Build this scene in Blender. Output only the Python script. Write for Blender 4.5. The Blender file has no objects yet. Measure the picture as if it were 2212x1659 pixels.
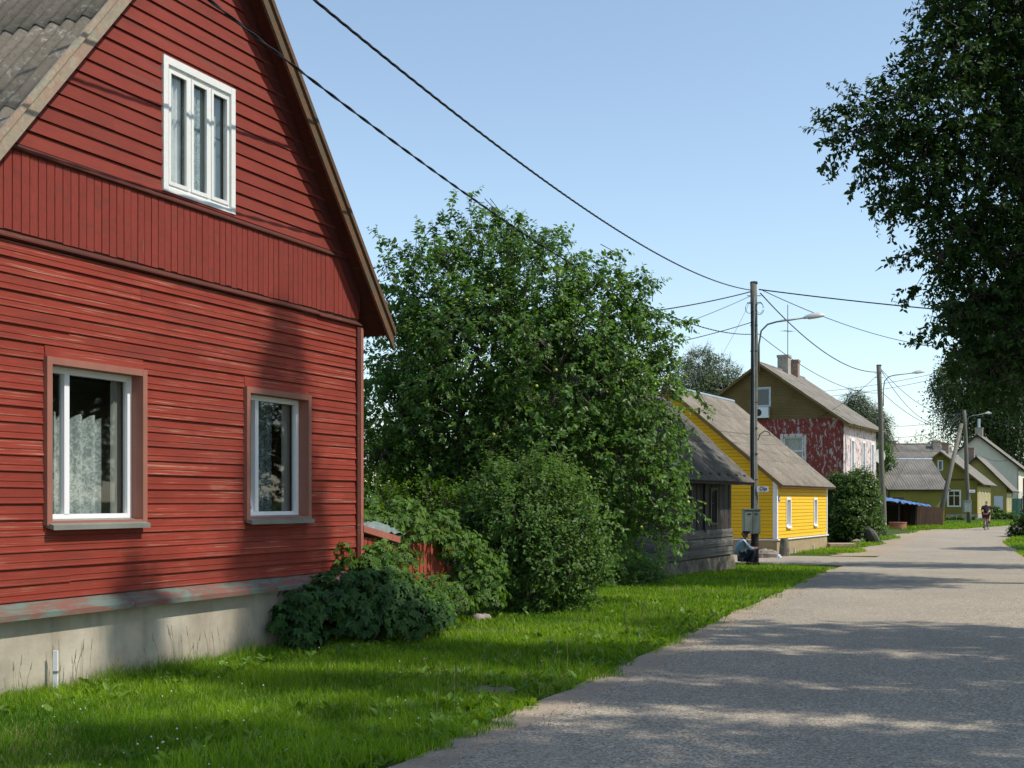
import bpy, math, random
import numpy as np
from mathutils import Vector, Matrix, Euler
R = math.radians
random.seed(7)
rng = np.random.default_rng(11)

# ------------------------------------------------------------------ camera, sky, sun, exposure
sc = bpy.context.scene
C = sc.collection
F, CX, HY, EYE = 2750.0, 1106.0, 1083.0, 1.6
cam = bpy.data.objects.new('camera', bpy.data.cameras.new('camera'))
C.objects.link(cam)
cam.location = (0, 0, EYE)
cam.rotation_euler = (R(90), 0, 0)
cam.data.sensor_width = 36
cam.data.lens = 36*F/2212
cam.data.shift_y = (HY-829.5)/2212
cam.data.clip_start = .1
cam.data.clip_end = 5000
sc.camera = cam

SUN = Vector((.963*math.cos(R(50)), -.267*math.cos(R(50)), math.sin(R(50)))).normalized()
w = bpy.data.worlds.new('World'); sc.world = w; w.use_nodes = True
wn = w.node_tree.nodes; wl = w.node_tree.links
sky = wn.new('ShaderNodeTexSky'); sky.sky_type = 'NISHITA'; sky.sun_disc = False
sky.sun_elevation = R(50); sky.sun_rotation = math.atan2(SUN.x, SUN.y)
sky.air_density = 1.0; sky.dust_density = 0.35; sky.ozone_density = 1.8
bg = wn['Background']; hsv = wn.new('ShaderNodeHueSaturation'); hsv.inputs['Saturation'].default_value = .87; hsv.inputs['Hue'].default_value = .492
wl.new(sky.outputs[0], hsv.inputs['Color']); wl.new(hsv.outputs[0], bg.inputs[0]); bg.inputs[1].default_value = .138
sl = bpy.data.lights.new('sun', 'SUN'); sl.energy = 3.1; sl.angle = R(.55); sl.color = (1, .94, .84)
so = bpy.data.objects.new('sun', sl); C.objects.link(so)
so.rotation_euler = (-SUN).to_track_quat('-Z', 'Y').to_euler()
so.location = (30, -8, 40)
sc.view_settings.view_transform = 'Standard'; sc.view_settings.look = 'None'
sc.view_settings.gamma = 1; sc.view_settings.exposure = 0.5
sc.view_settings.use_curve_mapping = False
sc.render.engine = 'CYCLES'
sc.cycles.max_bounces = 6; sc.cycles.transparent_max_bounces = 12
sc.cycles.use_denoising = True

# ------------------------------------------------------------------ ground profile and placing
GY = [-40, 12, 19, 26, 34, 40, 52, 60, 67, 75, 85, 104, 125, 160, 3000]
GZ = [0, 0, -.05, -.15, -.30, -.39, -.42, -.34, -.24, -.10, .04, .2, .26, .3, .3]
def gz(y): return float(np.interp(y, GY, GZ))
def pt(x, y, Y): return Vector(((x-CX)/F*Y, Y, EYE-(y-HY)/F*Y))
def gnd(x, y):
    Y = EYE*F/(y-HY)
    for _ in range(30): Y = (EYE-gz(Y))*F/(y-HY)
    return Vector(((x-CX)/F*Y, Y, gz(Y)))

# ------------------------------------------------------------------ helpers: meshes
class MB:
    def __init__(s): s.v = []; s.f = []
    def add(s, vs, fs):
        n = len(s.v); s.v += [tuple(v) for v in vs]; s.f += [tuple(i+n for i in f) for f in fs]; return s
    def box(s, a, b, fm=None):
        (x0, y0, z0), (x1, y1, z1) = a, b
        vs = [(x0,y0,z0),(x1,y0,z0),(x1,y1,z0),(x0,y1,z0),(x0,y0,z1),(x1,y0,z1),(x1,y1,z1),(x0,y1,z1)]
        if fm: vs = [fm(*v) for v in vs]
        return s.add(vs, [(0,3,2,1),(4,5,6,7),(0,1,5,4),(1,2,6,5),(2,3,7,6),(3,0,4,7)])
    def hexa(s, vs):
        return s.add(vs, [(0,3,2,1),(4,5,6,7),(0,1,5,4),(1,2,6,5),(2,3,7,6),(3,0,4,7)])
    def extr(s, lo, hi):                 # two matching outlines joined, ends capped
        n = len(lo)
        return s.add(list(lo)+list(hi), [tuple(range(n))[::-1], tuple(range(n, 2*n))] + [(i, (i+1) % n, n+(i+1) % n, n+i) for i in range(n)])
    def tube(s, pts, rad, n=6, cap=True):
        pts = [Vector(p) for p in pts]
        if not hasattr(rad, '__len__'): rad = [rad]*len(pts)
        vs = []; up = None
        for i, p in enumerate(pts):
            d = (pts[min(i+1, len(pts)-1)]-pts[max(i-1, 0)]).normalized()
            if up is None: up = d.orthogonal().normalized()
            up = (up-d*up.dot(d)).normalized(); q = d.cross(up)
            for k in range(n):
                a = 2*math.pi*k/n; vs.append(p+(up*math.cos(a)+q*math.sin(a))*rad[i])
        fs = [(i*n+k, i*n+(k+1) % n, (i+1)*n+(k+1) % n, (i+1)*n+k) for i in range(len(pts)-1) for k in range(n)]
        if cap: fs += [tuple(range(n))[::-1], tuple(range((len(pts)-1)*n, len(pts)*n))]
        return s.add(vs, fs)
    def lathe(s, prof, n=16, ctr=(0,0,0)):
        vs = [(ctr[0]+r*math.cos(2*math.pi*k/n), ctr[1]+r*math.sin(2*math.pi*k/n), ctr[2]+z) for r, z in prof for k in range(n)]
        m = len(prof)
        return s.add(vs, [(i*n+k, i*n+(k+1) % n, (i+1)*n+(k+1) % n, (i+1)*n+k) for i in range(m-1) for k in range(n)] + [tuple(range(n))[::-1], tuple(range((m-1)*n, m*n))])
    def build(s, name, m, parent=None, smooth=False, **kw):
        me = bpy.data.meshes.new(name); me.from_pydata(s.v, [], s.f); me.update()
        if smooth: me.polygons.foreach_set('use_smooth', [True]*len(me.polygons))
        return link(name, me, m, parent, **kw)
def link(name, me, m, parent=None, **kw):
    if m is not None and not me.materials: me.materials.append(m)
    o = bpy.data.objects.new(name, me); C.objects.link(o)
    if parent: o.parent = parent
    for k, v in kw.items(): o[k] = v
    return o
def thing(name, label, cat, loc=(0,0,0), rz=0, group=None):
    o = bpy.data.objects.new(name, None); C.objects.link(o); o.empty_display_size = .3
    o.location = loc; o.rotation_euler = (0, 0, rz); o['label'] = label; o['category'] = cat
    if group: o['group'] = group
    return o
def tag(o, label, cat, group=None):
    o['label'] = label; o['category'] = cat
    if group: o['group'] = group
    return o
def npmesh(name, V, loops, counts, tint=None):
    me = bpy.data.meshes.new(name)
    me.vertices.add(len(V)); me.vertices.foreach_set('co', np.asarray(V, np.float32).ravel())
    me.loops.add(len(loops)); me.loops.foreach_set('vertex_index', np.asarray(loops, np.int32))
    counts = np.asarray(counts, np.int32); st = np.concatenate([[0], np.cumsum(counts)[:-1]]).astype(np.int32)
    me.polygons.add(len(counts)); me.polygons.foreach_set('loop_start', st); me.polygons.foreach_set('loop_total', counts)
    if tint is not None:
        at = me.attributes.new('tint', 'FLOAT', 'FACE'); at.data.foreach_set('value', np.asarray(tint, np.float32))
    me.update(calc_edges=True); return me

# ------------------------------------------------------------------ helpers: materials
class N:
    def __init__(s, name):
        s.m = bpy.data.materials.new(name); s.m.use_nodes = True; s.t = s.m.node_tree
        s.t.nodes.clear(); s.out = s.t.nodes.new('ShaderNodeOutputMaterial')
        s.p = s.n('ShaderNodeBsdfPrincipled'); s.link(s.p.outputs[0], s.out.inputs[0])
    def n(s, t, **kw):
        o = s.t.nodes.new(t)
        for k, v in kw.items(): setattr(o, k, v)
        return o
    def link(s, a, b): s.t.links.new(a, b)
    def put(s, i, v):
        if hasattr(v, 'is_output'): s.link(v, i)
        else: i.default_value = v
    def coords(s, scale=(1,1,1), rnd=False):
        c = s.n('ShaderNodeTexCoord').outputs['Object']
        if rnd:
            oi = s.n('ShaderNodeObjectInfo').outputs['Random']
            mm = s.n('ShaderNodeMath', operation='MULTIPLY'); s.link(oi, mm.inputs[0]); mm.inputs[1].default_value = 37
            a = s.n('ShaderNodeVectorMath', operation='ADD'); s.link(c, a.inputs[0]); s.link(mm.outputs[0], a.inputs[1]); c = a.outputs[0]
        m = s.n('ShaderNodeMapping'); s.link(c, m.inputs[0]); m.inputs['Scale'].default_value = scale
        return m.outputs[0]
    def noise(s, co, scale=5, detail=4, rough=.55, dist=0):
        t = s.n('ShaderNodeTexNoise'); s.link(co, t.inputs['Vector']); t.inputs['Scale'].default_value = scale
        t.inputs['Detail'].default_value = detail; t.inputs['Roughness'].default_value = rough; t.inputs['Distortion'].default_value = dist
        return t.outputs['Fac']
    def vor(s, co, scale=5, feature='F1', out='Distance'):
        t = s.n('ShaderNodeTexVoronoi'); t.feature = feature; s.link(co, t.inputs['Vector']); t.inputs['Scale'].default_value = scale
        return t.outputs[out]
    def ramp(s, fac, stops):
        r = s.n('ShaderNodeValToRGB'); s.link(fac, r.inputs[0]); e = r.color_ramp.elements
        while len(e) < len(stops): e.new(.5)
        for k, (p, c) in enumerate(stops):
            e[k].position = p; e[k].color = (c, c, c, 1) if not hasattr(c, '__len__') else (*c, 1)
        return r.outputs[0]
    def mix(s, fac, a, b, mode='MIX'):
        m = s.n('ShaderNodeMix', data_type='RGBA', blend_type=mode)
        s.put(m.inputs[0], fac)
        for i, v in ((6, a), (7, b)):
            s.put(m.inputs[i], (*v, 1) if isinstance(v, tuple) and len(v) == 3 else v)
        return m.outputs[2]
    def math(s, op, a, b=0):
        m = s.n('ShaderNodeMath', operation=op); s.put(m.inputs[0], a); s.put(m.inputs[1], b); return m.outputs[0]
    def col(s, v, rough=.7, spec=.3):
        s.put(s.p.inputs['Base Color'], (*v, 1) if isinstance(v, tuple) and len(v) == 3 else v)
        s.put(s.p.inputs['Roughness'], rough); s.p.inputs['Specular IOR Level'].default_value = spec
    def bump(s, h, strength=.3, dist=.01):
        b = s.n('ShaderNodeBump'); b.inputs['Strength'].default_value = strength; b.inputs['Distance'].default_value = dist
        s.link(h, b.inputs['Height']); s.link(b.outputs[0], s.p.inputs['Normal'])
def simple(name, c, rough=.7, var=.25, scale=8, bump=.15, spec=.3, metal=0, stretch=(1,1,1)):
    n = N(name); co = n.coords(stretch, True); f = n.noise(co, scale, 5)
    d = tuple(x*(1-var) for x in c); l = tuple(min(1, x*(1+var)) for x in c)
    n.col(n.ramp(f, [(.3, d), (.7, l)]), rough, spec); n.p.inputs['Metallic'].default_value = metal
    if bump: n.bump(n.noise(co, scale*6, 3), bump, .01)
    return n.m
def painted_wood(name, c, worn, wear=.5, grain=(1.2, 1.2, 22), rough=.75, fade=.25, bump=.35, dirt=.6):
    n = N(name); co = n.coords(grain, True); co2 = n.coords((1,1,1), True)
    g = n.noise(co, 2.2, 6, .65, .3); big = n.noise(co2, 1.1, 3); fine = n.noise(co, 9, 4, .7)
    base = n.ramp(big, [(.25, tuple(x*(1-fade) for x in c)), (.75, tuple(min(1, x*(1+fade)) for x in c))])
    base = n.mix(n.ramp(fine, [(.38, .0), (.68, dirt)]), base, tuple(x*.42 for x in c))
    base = n.mix(n.ramp(n.noise(n.coords((.6, .6, 5), True), 2.3, 5, .65), [(.52, 0), (.66, dirt*.75)]), base, (c[0]*.40+.01, c[1]*.75+.008, c[2]*.8+.008))
    oi = n.n('ShaderNodeObjectInfo').outputs['Random']
    base = n.mix(n.math('MULTIPLY', oi, .22), base, tuple(x*.6 for x in c))
    wf = n.math('MULTIPLY', n.ramp(g, [(wear, 0), (wear+.05, .9)]), n.ramp(n.noise(co2, 1.1, 4, .6), [(.44, .05), (.6, 1)]))
    n.col(n.mix(wf, base, worn), rough, .25)
    h = n.math('ADD', n.math('MULTIPLY', g, .6), n.math('MULTIPLY', fine, .6)); n.bump(h, bump, .008)
    return n.m
M = {}
M['red'] = painted_wood('red_paint', (.285, .042, .024), (.38, .22, .15), .575, grain=(.45, .45, 40))
M['red_upper'] = painted_wood('red_paint_upper', (.255, .041, .026), (.12, .075, .06), .57, grain=(.45, .45, 40), fade=.25)
M['red_v'] = painted_wood('red_paint_boards', (.26, .042, .028), (.26, .18, .14), .66, grain=(22, 22, 1.2), fade=.12)
M['red_trim'] = painted_wood('red_trim', (.115, .030, .020), (.16, .13, .09), .6)
M['pink_post'] = painted_wood('faded_red_corner', (.38, .13, .095), (.40, .30, .24), .6, grain=(15, 15, 1))
M['casing'] = simple('brown_casing', (.30, .125, .088), .6, .1, 3, .05)
M['white_old'] = painted_wood('old_white_paint', (.78, .78, .75), (.50, .46, .40), .63, grain=(4, 4, 4), fade=.06, dirt=.14)
M['white'] = simple('white_plastic', (.80, .80, .80), .35, .03, 3, 0, .5)
M['grey_sill'] = simple('grey_sheet_sill', (.20, .20, .175), .5, .12, 4, .05, .4)
M['verge'] = painted_wood('weathered_verge', (.40, .33, .24), (.30, .17, .12), .45, grain=(3, 3, 3), fade=.2)
M['verge_brown'] = painted_wood('brown_verge', (.16, .085, .045), (.10, .08, .05), .5, grain=(3, 3, 3))
M['soffit'] = painted_wood('red_soffit', (.12, .028, .020), (.12, .06, .04), .6, grain=(12, 1, 1))
M['darkwood'] = simple('dark_wood', (.045, .038, .032), .85, .4, 6, .3)
M['wallback'] = simple('rough_timber', (.10, .07, .05), .9, .3, 5, .2)
M['dark'] = simple('dark_metal', (.03, .032, .03), .5, .2, 4, .05)
M['rubber'] = simple('cable_black', (.012, .012, .014), .55, .2, 4, 0)
def plaster():
    n = N('grey_foundation'); co = n.coords((1,1,1)); v = n.coords((7, 7, .8))
    a = n.noise(co, 1.3, 6, .6); s = n.noise(v, 1.2, 5, .6)
    c = n.ramp(a, [(.3, (.27, .235, .18)), (.55, (.42, .37, .29)), (.75, (.52, .47, .38))])
    c = n.mix(n.ramp(s, [(.5, 0), (.75, .45)]), c, (.17, .15, .12))
    z = n.n('ShaderNodeSeparateXYZ'); n.link(n.coords(), z.inputs[0])
    low_dark = n.ramp(n.math('ADD', z.outputs[2], n.math('MULTIPLY', a, .25)), [(.10, .5), (.32, 0)])  # foundation colour turns darker towards the bottom
    c = n.mix(low_dark, c, (.13, .13, .08))
    n.col(c, .9, .15); n.bump(n.noise(co, 30, 5, .6), .35, .01); return n.m
M['plaster'] = plaster()
def tableboard():
    n = N('water_table_paint'); co = n.coords((1.3, 5, 5), True); f = n.noise(co, 2.0, 6, .65, .5); g = n.noise(co, 5, 5, .7)
    c = n.ramp(f, [(.40, (.13, .17, .145)), (.48, (.155, .12, .095)), (.55, (.21, .08, .06)), (.64, (.13, .12, .10))])
    n.col(n.mix(n.ramp(g, [(.55, 0), (.75, .6)]), c, (.10, .085, .07)), .8, .2); n.bump(g, .3, .01); return n.m
M['table'] = tableboard()
def eternit(name, c, lichen=.5, dark=.35):
    n = N(name); co = n.coords((1,1,1), True); co = n.coords((1,1,1), True)
    f = n.noise(co, 1.4, 4, .6); sp = n.noise(co, 9, 5, .75); sp2 = n.noise(co, 26, 4, .75)
    b = n.ramp(f, [(.3, tuple(x*(1-dark) for x in c)), (.7, tuple(x*1.12 for x in c))])
    b = n.mix(n.ramp(sp2, [(.35, .5), (.5, 0)]), b, tuple(x*.45 for x in c))
    b = n.mix(n.ramp(sp, [(.56, 0), (.68, lichen)]), b, (.46, .43, .36))
    n.col(b, .92, .15); n.bump(sp2, .5, .01); return n.m
M['eternit_red'] = eternit('mossy_fibre_cement', (.20, .17, .135), .65)
M['eternit_barn'] = eternit('dark_fibre_cement', (.16, .15, .132), .35)
M['eternit_yellow'] = eternit('fibre_cement', (.265, .23, .185), .6)
M['eternit_far'] = eternit('grey_fibre_cement', (.24, .22, .19), .4)
M['yellow'] = painted_wood('yellow_paint', (.84, .50, .022), (.75, .45, .05), .8, fade=.06, bump=.15, dirt=.12)
M['yellow_gap'] = simple('dark_gap_wood', (.10, .06, .02), .9, .2, 3, .1)
M['ochre'] = painted_wood('ochre_wood', (.22, .145, .05), (.16, .12, .07), .55, fade=.25)
M['olive'] = painted_wood('olive_paint', (.28, .23, .04), (.22, .17, .07), .58, fade=.2)
M['paleyellow'] = painted_wood('pale_yellow_paint', (.50, .38, .11), (.5, .4, .15), .7, fade=.1)
M['cream'] = simple('cream_render', (.72, .65, .52), .9, .05, 3, .1)
M['base_tan'] = simple('tan_foundation', (.36, .27, .15), .9, .12, 3, .2)
M['log'] = painted_wood('grey_log', (.12, .11, .098), (.22, .205, .18), .5, fade=.35, bump=.8)
M['board'] = painted_wood('grey_boards', (.052, .045, .040), (.16, .145, .13), .58, grain=(16, 16, 1), fade=.45, bump=.7)
M['brownboard'] = painted_wood('brown_boards', (.13, .072, .048), (.20, .13, .10), .6, grain=(16, 16, 1), fade=.3)
M['fence'] = painted_wood('fence_red', (.36, .075, .04), (.28, .2, .14), .6, grain=(18, 18, 1))
M['brick'] = simple('chimney_brick', (.30, .20, .15), .9, .35, 9, .4)
M['chimney_render'] = simple('chimney_render', (.36, .32, .26), .9, .25, 7, .3)
M['stone'] = simple('stone', (.28, .23, .19), .85, .35, 6, .5)
M['fieldstone'] = simple('field_stone_wall', (.15, .135, .105), .9, .5, 5, .7)
M['slab'] = simple('concrete_slab', (.40, .29, .21), .9, .2, 6, .4)
M['terracotta'] = simple('terracotta_ring', (.34, .15, .09), .85, .15, 6, .2)
M['zinc'] = simple('zinc_sheet', (.42, .45, .48), .4, .15, 5, .1, .5, .6)
M['lampgrey'] = simple('lamp_housing', (.55, .56, .52), .4, .06, 5, 0, .5)
M['lamparm'] = simple('galvanised_arm', (.18, .21, .19), .5, .15, 5, 0, .5, .4)
M['cabinet'] = simple('grey_green_cabinet', (.20, .235, .21), .5, .08, 3, .02, .4)
M['pole'] = painted_wood('pole_wood', (.20, .185, .14), (.10, .09, .07), .5, grain=(14, 14, .8), fade=.3, bump=.8)
M['tarp'] = simple('blue_tarp', (.08, .18, .40), .35, .2, 4, .3, .5)
M['plastic_sheet'] = simple('clear_plastic', (.20, .24, .22), .3, .2, 6, .4, .5)
M['sign'] = simple('sign_white', (.74, .74, .80), .4, .02, 3, 0)
M['signblue'] = simple('sign_blue', (.02, .035, .16), .4, .05, 3, 0)
M['skin'] = simple('skin', (.42, .22, .15), .55, .08, 6, 0)
M['hair'] = simple('dark_hair', (.02, .014, .01), .6, .3, 20, .2)
M['shirt'] = simple('light_blue_shirt', (.30, .42, .56), .85, .1, 6, .3)
M['jeans'] = simple('dark_jeans', (.018, .025, .045), .85, .25, 8, .3)
M['black_shirt'] = simple('black_shirt', (.016, .015, .022), .8, .3, 8, .3)
M['maroon'] = simple('dark_shorts', (.022, .016, .018), .8, .25, 8, .3)
M['bikered'] = simple('bicycle_red', (.22, .02, .02), .35, .05, 4, 0, .5)
M['chrome'] = simple('chrome', (.6, .6, .6), .25, .05, 4, 0, .5, 1)
M['pink'] = simple('pink_render', (.42, .26, .25), .9, .15, 4, .2)
M['greenpaint'] = simple('green_gate_paint', (.02, .11, .09), .5, .15, 4, .1)
M['bark'] = painted_wood('bark', (.085, .068, .05), (.15, .13, .11), .5, grain=(6, 6, 1.5), fade=.4, bump=1)
M['birchbark'] = painted_wood('birch_bark', (.45, .43, .40), (.08, .07, .06), .55, grain=(2, 2, 6), fade=.2)
M['drystick'] = simple('dry_stalks', (.30, .25, .14), .9, .3, 8, 0)
M['clover'] = simple('clover_white', (.62, .58, .55), .8, .1, 8, 0)
M['fruit'] = simple('green_apple', (.36, .38, .07), .4, .2, 5, 0, .5)
def peeled(name, thr, c1=(.27, .058, .048), c2=(.50, .43, .38)):
    n = N(name); co = n.coords((1, 1, .45)); f = n.noise(co, 5.5, 8, .72, .5); f2 = n.noise(n.coords(), 14, 4)
    k = n.ramp(f, [(thr-.008, 0), (thr+.012, 1)])
    c = n.mix(k, n.ramp(f2, [(.3, tuple(x*.8 for x in c1)), (.7, tuple(x*1.1 for x in c1))]), n.ramp(f2, [(.3, tuple(x*.85 for x in c2)), (.7, c2)]))
    n.col(c, .9, .15); n.bump(k, .4, .01); return n.m
M['peel_gable'] = peeled('peeling_red_paint', .55)
M['peel_street'] = peeled('mostly_peeled_paint', .445, c2=(.72, .64, .60))
def glass():
    n = N('window_glass'); t = n.t
    tr = n.n('ShaderNodeBsdfTransparent'); tr.inputs[0].default_value = (.82, .86, .86, 1)
    gl = n.n('ShaderNodeBsdfGlossy'); gl.inputs['Roughness'].default_value = .02; gl.inputs[0].default_value = (.9, .95, .95, 1)
    lw = n.n('ShaderNodeLayerWeight'); lw.inputs[0].default_value = .5; pw = n.math('POWER', lw.outputs['Facing'], 3.5); fr = n.n('ShaderNodeMath', operation='MULTIPLY_ADD'); n.link(pw, fr.inputs[0]); fr.inputs[1].default_value = .8; fr.inputs[2].default_value = .07
    mx = n.n('ShaderNodeMixShader'); n.link(fr.outputs[0], mx.inputs[0]); n.link(tr.outputs[0], mx.inputs[1]); n.link(gl.outputs[0], mx.inputs[2])
    n.link(mx.outputs[0], n.out.inputs[0]); t.nodes.remove(n.p); return n.m
M['glass'] = glass()
def lace(name='lace_curtain', c=(.52, .56, .52), lo=.55):
    n = N(name); co = n.coords((1,1,1)); v = n.vor(co, 9, 'F1'); f = n.noise(co, 22, 4, .6, 1.5)
    n.col(c, .9, .1)
    tr = n.n('ShaderNodeBsdfTransparent'); mx = n.n('ShaderNodeMixShader')
    a = n.math('MAXIMUM', n.ramp(f, [(.47, lo), (.56, .95)]), n.ramp(v, [(.12, .9), (.2, lo)]))
    n.link(a, mx.inputs[0]); n.link(tr.outputs[0], mx.inputs[1]); n.link(n.p.outputs[0], mx.inputs[2]); n.link(mx.outputs[0], n.out.inputs[0]); return n.m
M['lace'] = lace()
M['lace2'] = lace('thin_net', (.22, .25, .24), .45)
M['drape2'] = simple('grey_side_curtain', (.24, .235, .20), .9, .1, 5, .1)
M['net'] = simple('white_net', (.74, .73, .68), .9, .12, 9, .3)
M['panel'] = simple('pale_panel', (.48, .50, .47), .8, .15, 3, .1)
M['drape'] = simple('grey_drape', (.34, .36, .34), .9, .1, 5, .1)
def leafmat(name, lo, hi, trans=.35, rough=.42, spec=.45):
    n = N(name); a = n.n('ShaderNodeAttribute'); a.attribute_name = 'tint'
    mid = tuple((x+y)/2 for x, y in zip(lo, hi))
    c = n.ramp(a.outputs['Fac'], [(0, lo), (.5, mid), (.93, hi), (1, (.42, .36, .17))] if name == 'grass_blades' else [(0, lo), (.5, mid), (1, hi)])
    n.col(c, rough, spec)
    tl = n.n('ShaderNodeBsdfTranslucent'); hs = n.n('ShaderNodeHueSaturation'); hs.inputs['Hue'].default_value = .485; hs.inputs['Saturation'].default_value = 1.15; hs.inputs['Value'].default_value = 1.5
    n.link(c, hs.inputs['Color']); n.link(hs.outputs[0], tl.inputs[0])
    mx = n.n('ShaderNodeMixShader'); mx.inputs[0].default_value = trans
    n.link(n.p.outputs[0], mx.inputs[1]); n.link(tl.outputs[0], mx.inputs[2]); n.link(mx.outputs[0], n.out.inputs[0]); return n.m
M['leaf_apple'] = leafmat('apple_leaves', (.036, .10, .024), (.17, .30, .07), .5, .42, .4)
M['leaf_bush'] = leafmat('shrub_leaves', (.040, .105, .024), (.17, .29, .07), .5, .45, .35)
M['leaf_oak'] = leafmat('oak_leaves', (.016, .042, .010), (.050, .10, .018), .3, .55, .2)
M['leaf_birch'] = leafmat('birch_leaves', (.025, .055, .014), (.085, .13, .028), .3, .5, .35)
M['leaf_lilac'] = leafmat('lilac_leaves', (.035, .085, .018), (.12, .21, .035), .35, .42, .4)
M['leaf_vine'] = leafmat('creeper_leaves', (.030, .085, .014), (.14, .25, .035), .38, .5, .25)
M['leaf_vine_shaded'] = leafmat('shaded_creeper_leaves', (.016, .055, .016), (.06, .13, .03), .3, .55, .2)  # darker copy of the creeper green, with the shade put into the colour
M['grass'] = leafmat('grass_blades', (.05, .15, .010), (.31, .49, .035), .42, .6, .15)
M['weed'] = leafmat('weed_leaves', (.07, .16, .02), (.18, .30, .04), .35, .5, .3)

# ------------------------------------------------------------------ ground, road, side street, shoulders
def ground_mat():
    n = N('turf_soil'); co = n.coords(); f = n.noise(co, .5, 5, .6); g = n.noise(co, 6, 5, .7)
    c = n.ramp(g, [(.3, (.028, .05, .012)), (.6, (.055, .095, .02)), (.8, (.12, .11, .05))])
    n.col(n.mix(n.ramp(f, [(.55, 0), (.75, .35)]), c, (.12, .10, .05)), .95, .1); n.bump(g, .6, .03); return n.m
def asphalt():
    n = N('chipseal_asphalt'); co = n.coords(); g = n.vor(co, 60); g2 = n.noise(co, 120, 3, .8); b = n.noise(co, .35, 5, .6); b2 = n.noise(n.coords((.25, .06, 1)), 3, 4, .5)
    agg = n.n('ShaderNodeTexVoronoi'); n.link(co, agg.inputs[0]); agg.inputs['Scale'].default_value = 75
    sep = n.n('ShaderNodeSeparateColor'); n.link(agg.outputs['Color'], sep.inputs[0])
    c = n.ramp(sep.outputs[0], [(.0, (.16, .137, .105)), (.35, (.305, .262, .203)), (.75, (.46, .395, .305)), (1, (.63, .55, .44))])
    c = n.mix(n.ramp(b, [(.35, .35), (.65, 0)]), c, (.21, .186, .152))
    c = n.mix(n.ramp(b2, [(.5, 0), (.8, .35)]), c, (.42, .36, .28))
    n.col(c, .95, .1); n.bump(g, .5, .012); return n.m
def sand():
    n = N('sandy_dirt'); co = n.coords(); g = n.noise(co, 40, 5, .75); b = n.noise(co, 1.2, 4)
    c = n.ramp(g, [(.3, (.25, .20, .145)), (.6, (.42, .34, .255)), (.8, (.52, .45, .36))])
    n.col(n.mix(n.ramp(b, [(.5, 0), (.75, .4)]), c, (.16, .12, .08)), .95, .1); n.bump(g, .5, .01); return n.m
M['ground'] = ground_mat(); M['asphalt'] = asphalt(); M['sand'] = sand()
ys = sorted(set(list(np.arange(-40, 130, 1.0)) + GY + [140, 150, 160, 200, 260, 400, 700, 1200, 2000, 3000]))
xs = [-2500, -1000, -400, -150, -80] + list(range(-60, 121, 6)) + [150, 250, 500, 1200, 2500]
g = MB(); nx = len(xs)
g.v = [(x, float(y), gz(y)) for y in ys for x in xs]
g.f = [(j*nx+i, j*nx+i+1, (j+1)*nx+i+1, (j+1)*nx+i) for j in range(len(ys)-1) for i in range(nx-1)]
g.build('ground', M['ground'], kind='structure')
LY = [-30, 0, 7.64, 12.3, 19.4, 24.8, 33.9, 40, 47, 60, 66, 72.8, 76, 83, 90, 100, 115]
LX = [-13.6, -3.0, -.42, 1.35, 3.8, 5.65, 8.55, 10.9, 13.6, 18.8, 21.3, 24.3, 26.8, 33, 41, 56, 80]
RY = [-30, 0, 12.3, 24.8, 33.9, 47, 60, 72, 76.6, 83, 90, 100, 115]
RX = [-8.2, 2.4, 6.7, 11.0, 14.2, 18.6, 22.9, 28.6, 31.8, 38.5, 47, 62, 86]
def lx(y): return float(np.interp(y, LY, LX))
def rx(y): return float(np.interp(y, RY, RX))
def wob(t, s=1.0): return s*(.5*math.sin(t*2.1)+.3*math.sin(t*5.3+1)+.2*math.sin(t*11.7+2)+.15*math.sin(t*23+.5))
def strip(name, m, a, b, y0, y1, dz, n=3, step=.25):
    s = MB(); k = int((y1-y0)/step)+1; Ys = sorted(set(list(np.linspace(y0, y1, k))+[y for y in np.arange(math.ceil(y0), y1, 1.0)]))
    for y in Ys:
        for i in range(n+1):
            t = i/n; s.v.append((a(y)*(1-t)+b(y)*t, float(y), gz(y)+dz))
    for j in range(len(Ys)-1):
        for i in range(n): p = j*(n+1)+i; s.f.append((p, p+1, p+n+2, p+n+1))
    return s.build(name, m, kind='structure')
strip('dirt_shoulder', M['sand'], lambda y: lx(y)-.32+wob(y*.9, .06), lambda y: lx(y)+.25, -28, 42, .012)
strip('dirt_shoulder', M['sand'], lambda y: lx(y)-1.6+wob(y*.3, .5), lambda y: lx(y)+.3, 46.5, 84, .012)
strip('dirt_shoulder', M['sand'], lambda y: rx(y)-.25, lambda y: rx(y)+.35+wob(y*.8, .12), -28, 88, .012)
strip('road', M['asphalt'], lambda y: lx(y)+.05+wob(y*1.3+3, .035), lambda y: rx(y)-.05+wob(y*1.1, .07), -30, 112, .022, 6)
DS = Vector((.4540, .8910, 0)); DP = Vector((-.8910, .4540, 0))          # along the street / away from it
def side(name, m, s0, s1, q0, q1, dz, wo=.12):                            # a strip that runs away from the street
    s = MB(); base = Vector((9.8, 47.2, 0)); K = 60
    for k in range(K+1):
        q = q0+(q1-q0)*k/K
        for i in range(9):
            t = i/8; p = base+DS*((s0+(wob(q, wo) if i == 0 else 0))*(1-t)+(s1+(wob(q+9, wo) if i == 8 else 0))*t)+DP*q
            s.v.append((p.x, p.y, gz(p.y)+dz))
    for k in range(K):
        for i in range(8): p = k*9+i; s.f.append((p, p+1, p+10, p+9))
    return s.build(name, m, kind='structure')
side('side_street_shoulder', M['sand'], -7.2, -.35, -6.5, 30, .018, .15)
side('side_street', M['asphalt'], -6.6, -2.3, -5.4, 30, .027, .06)

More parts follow.
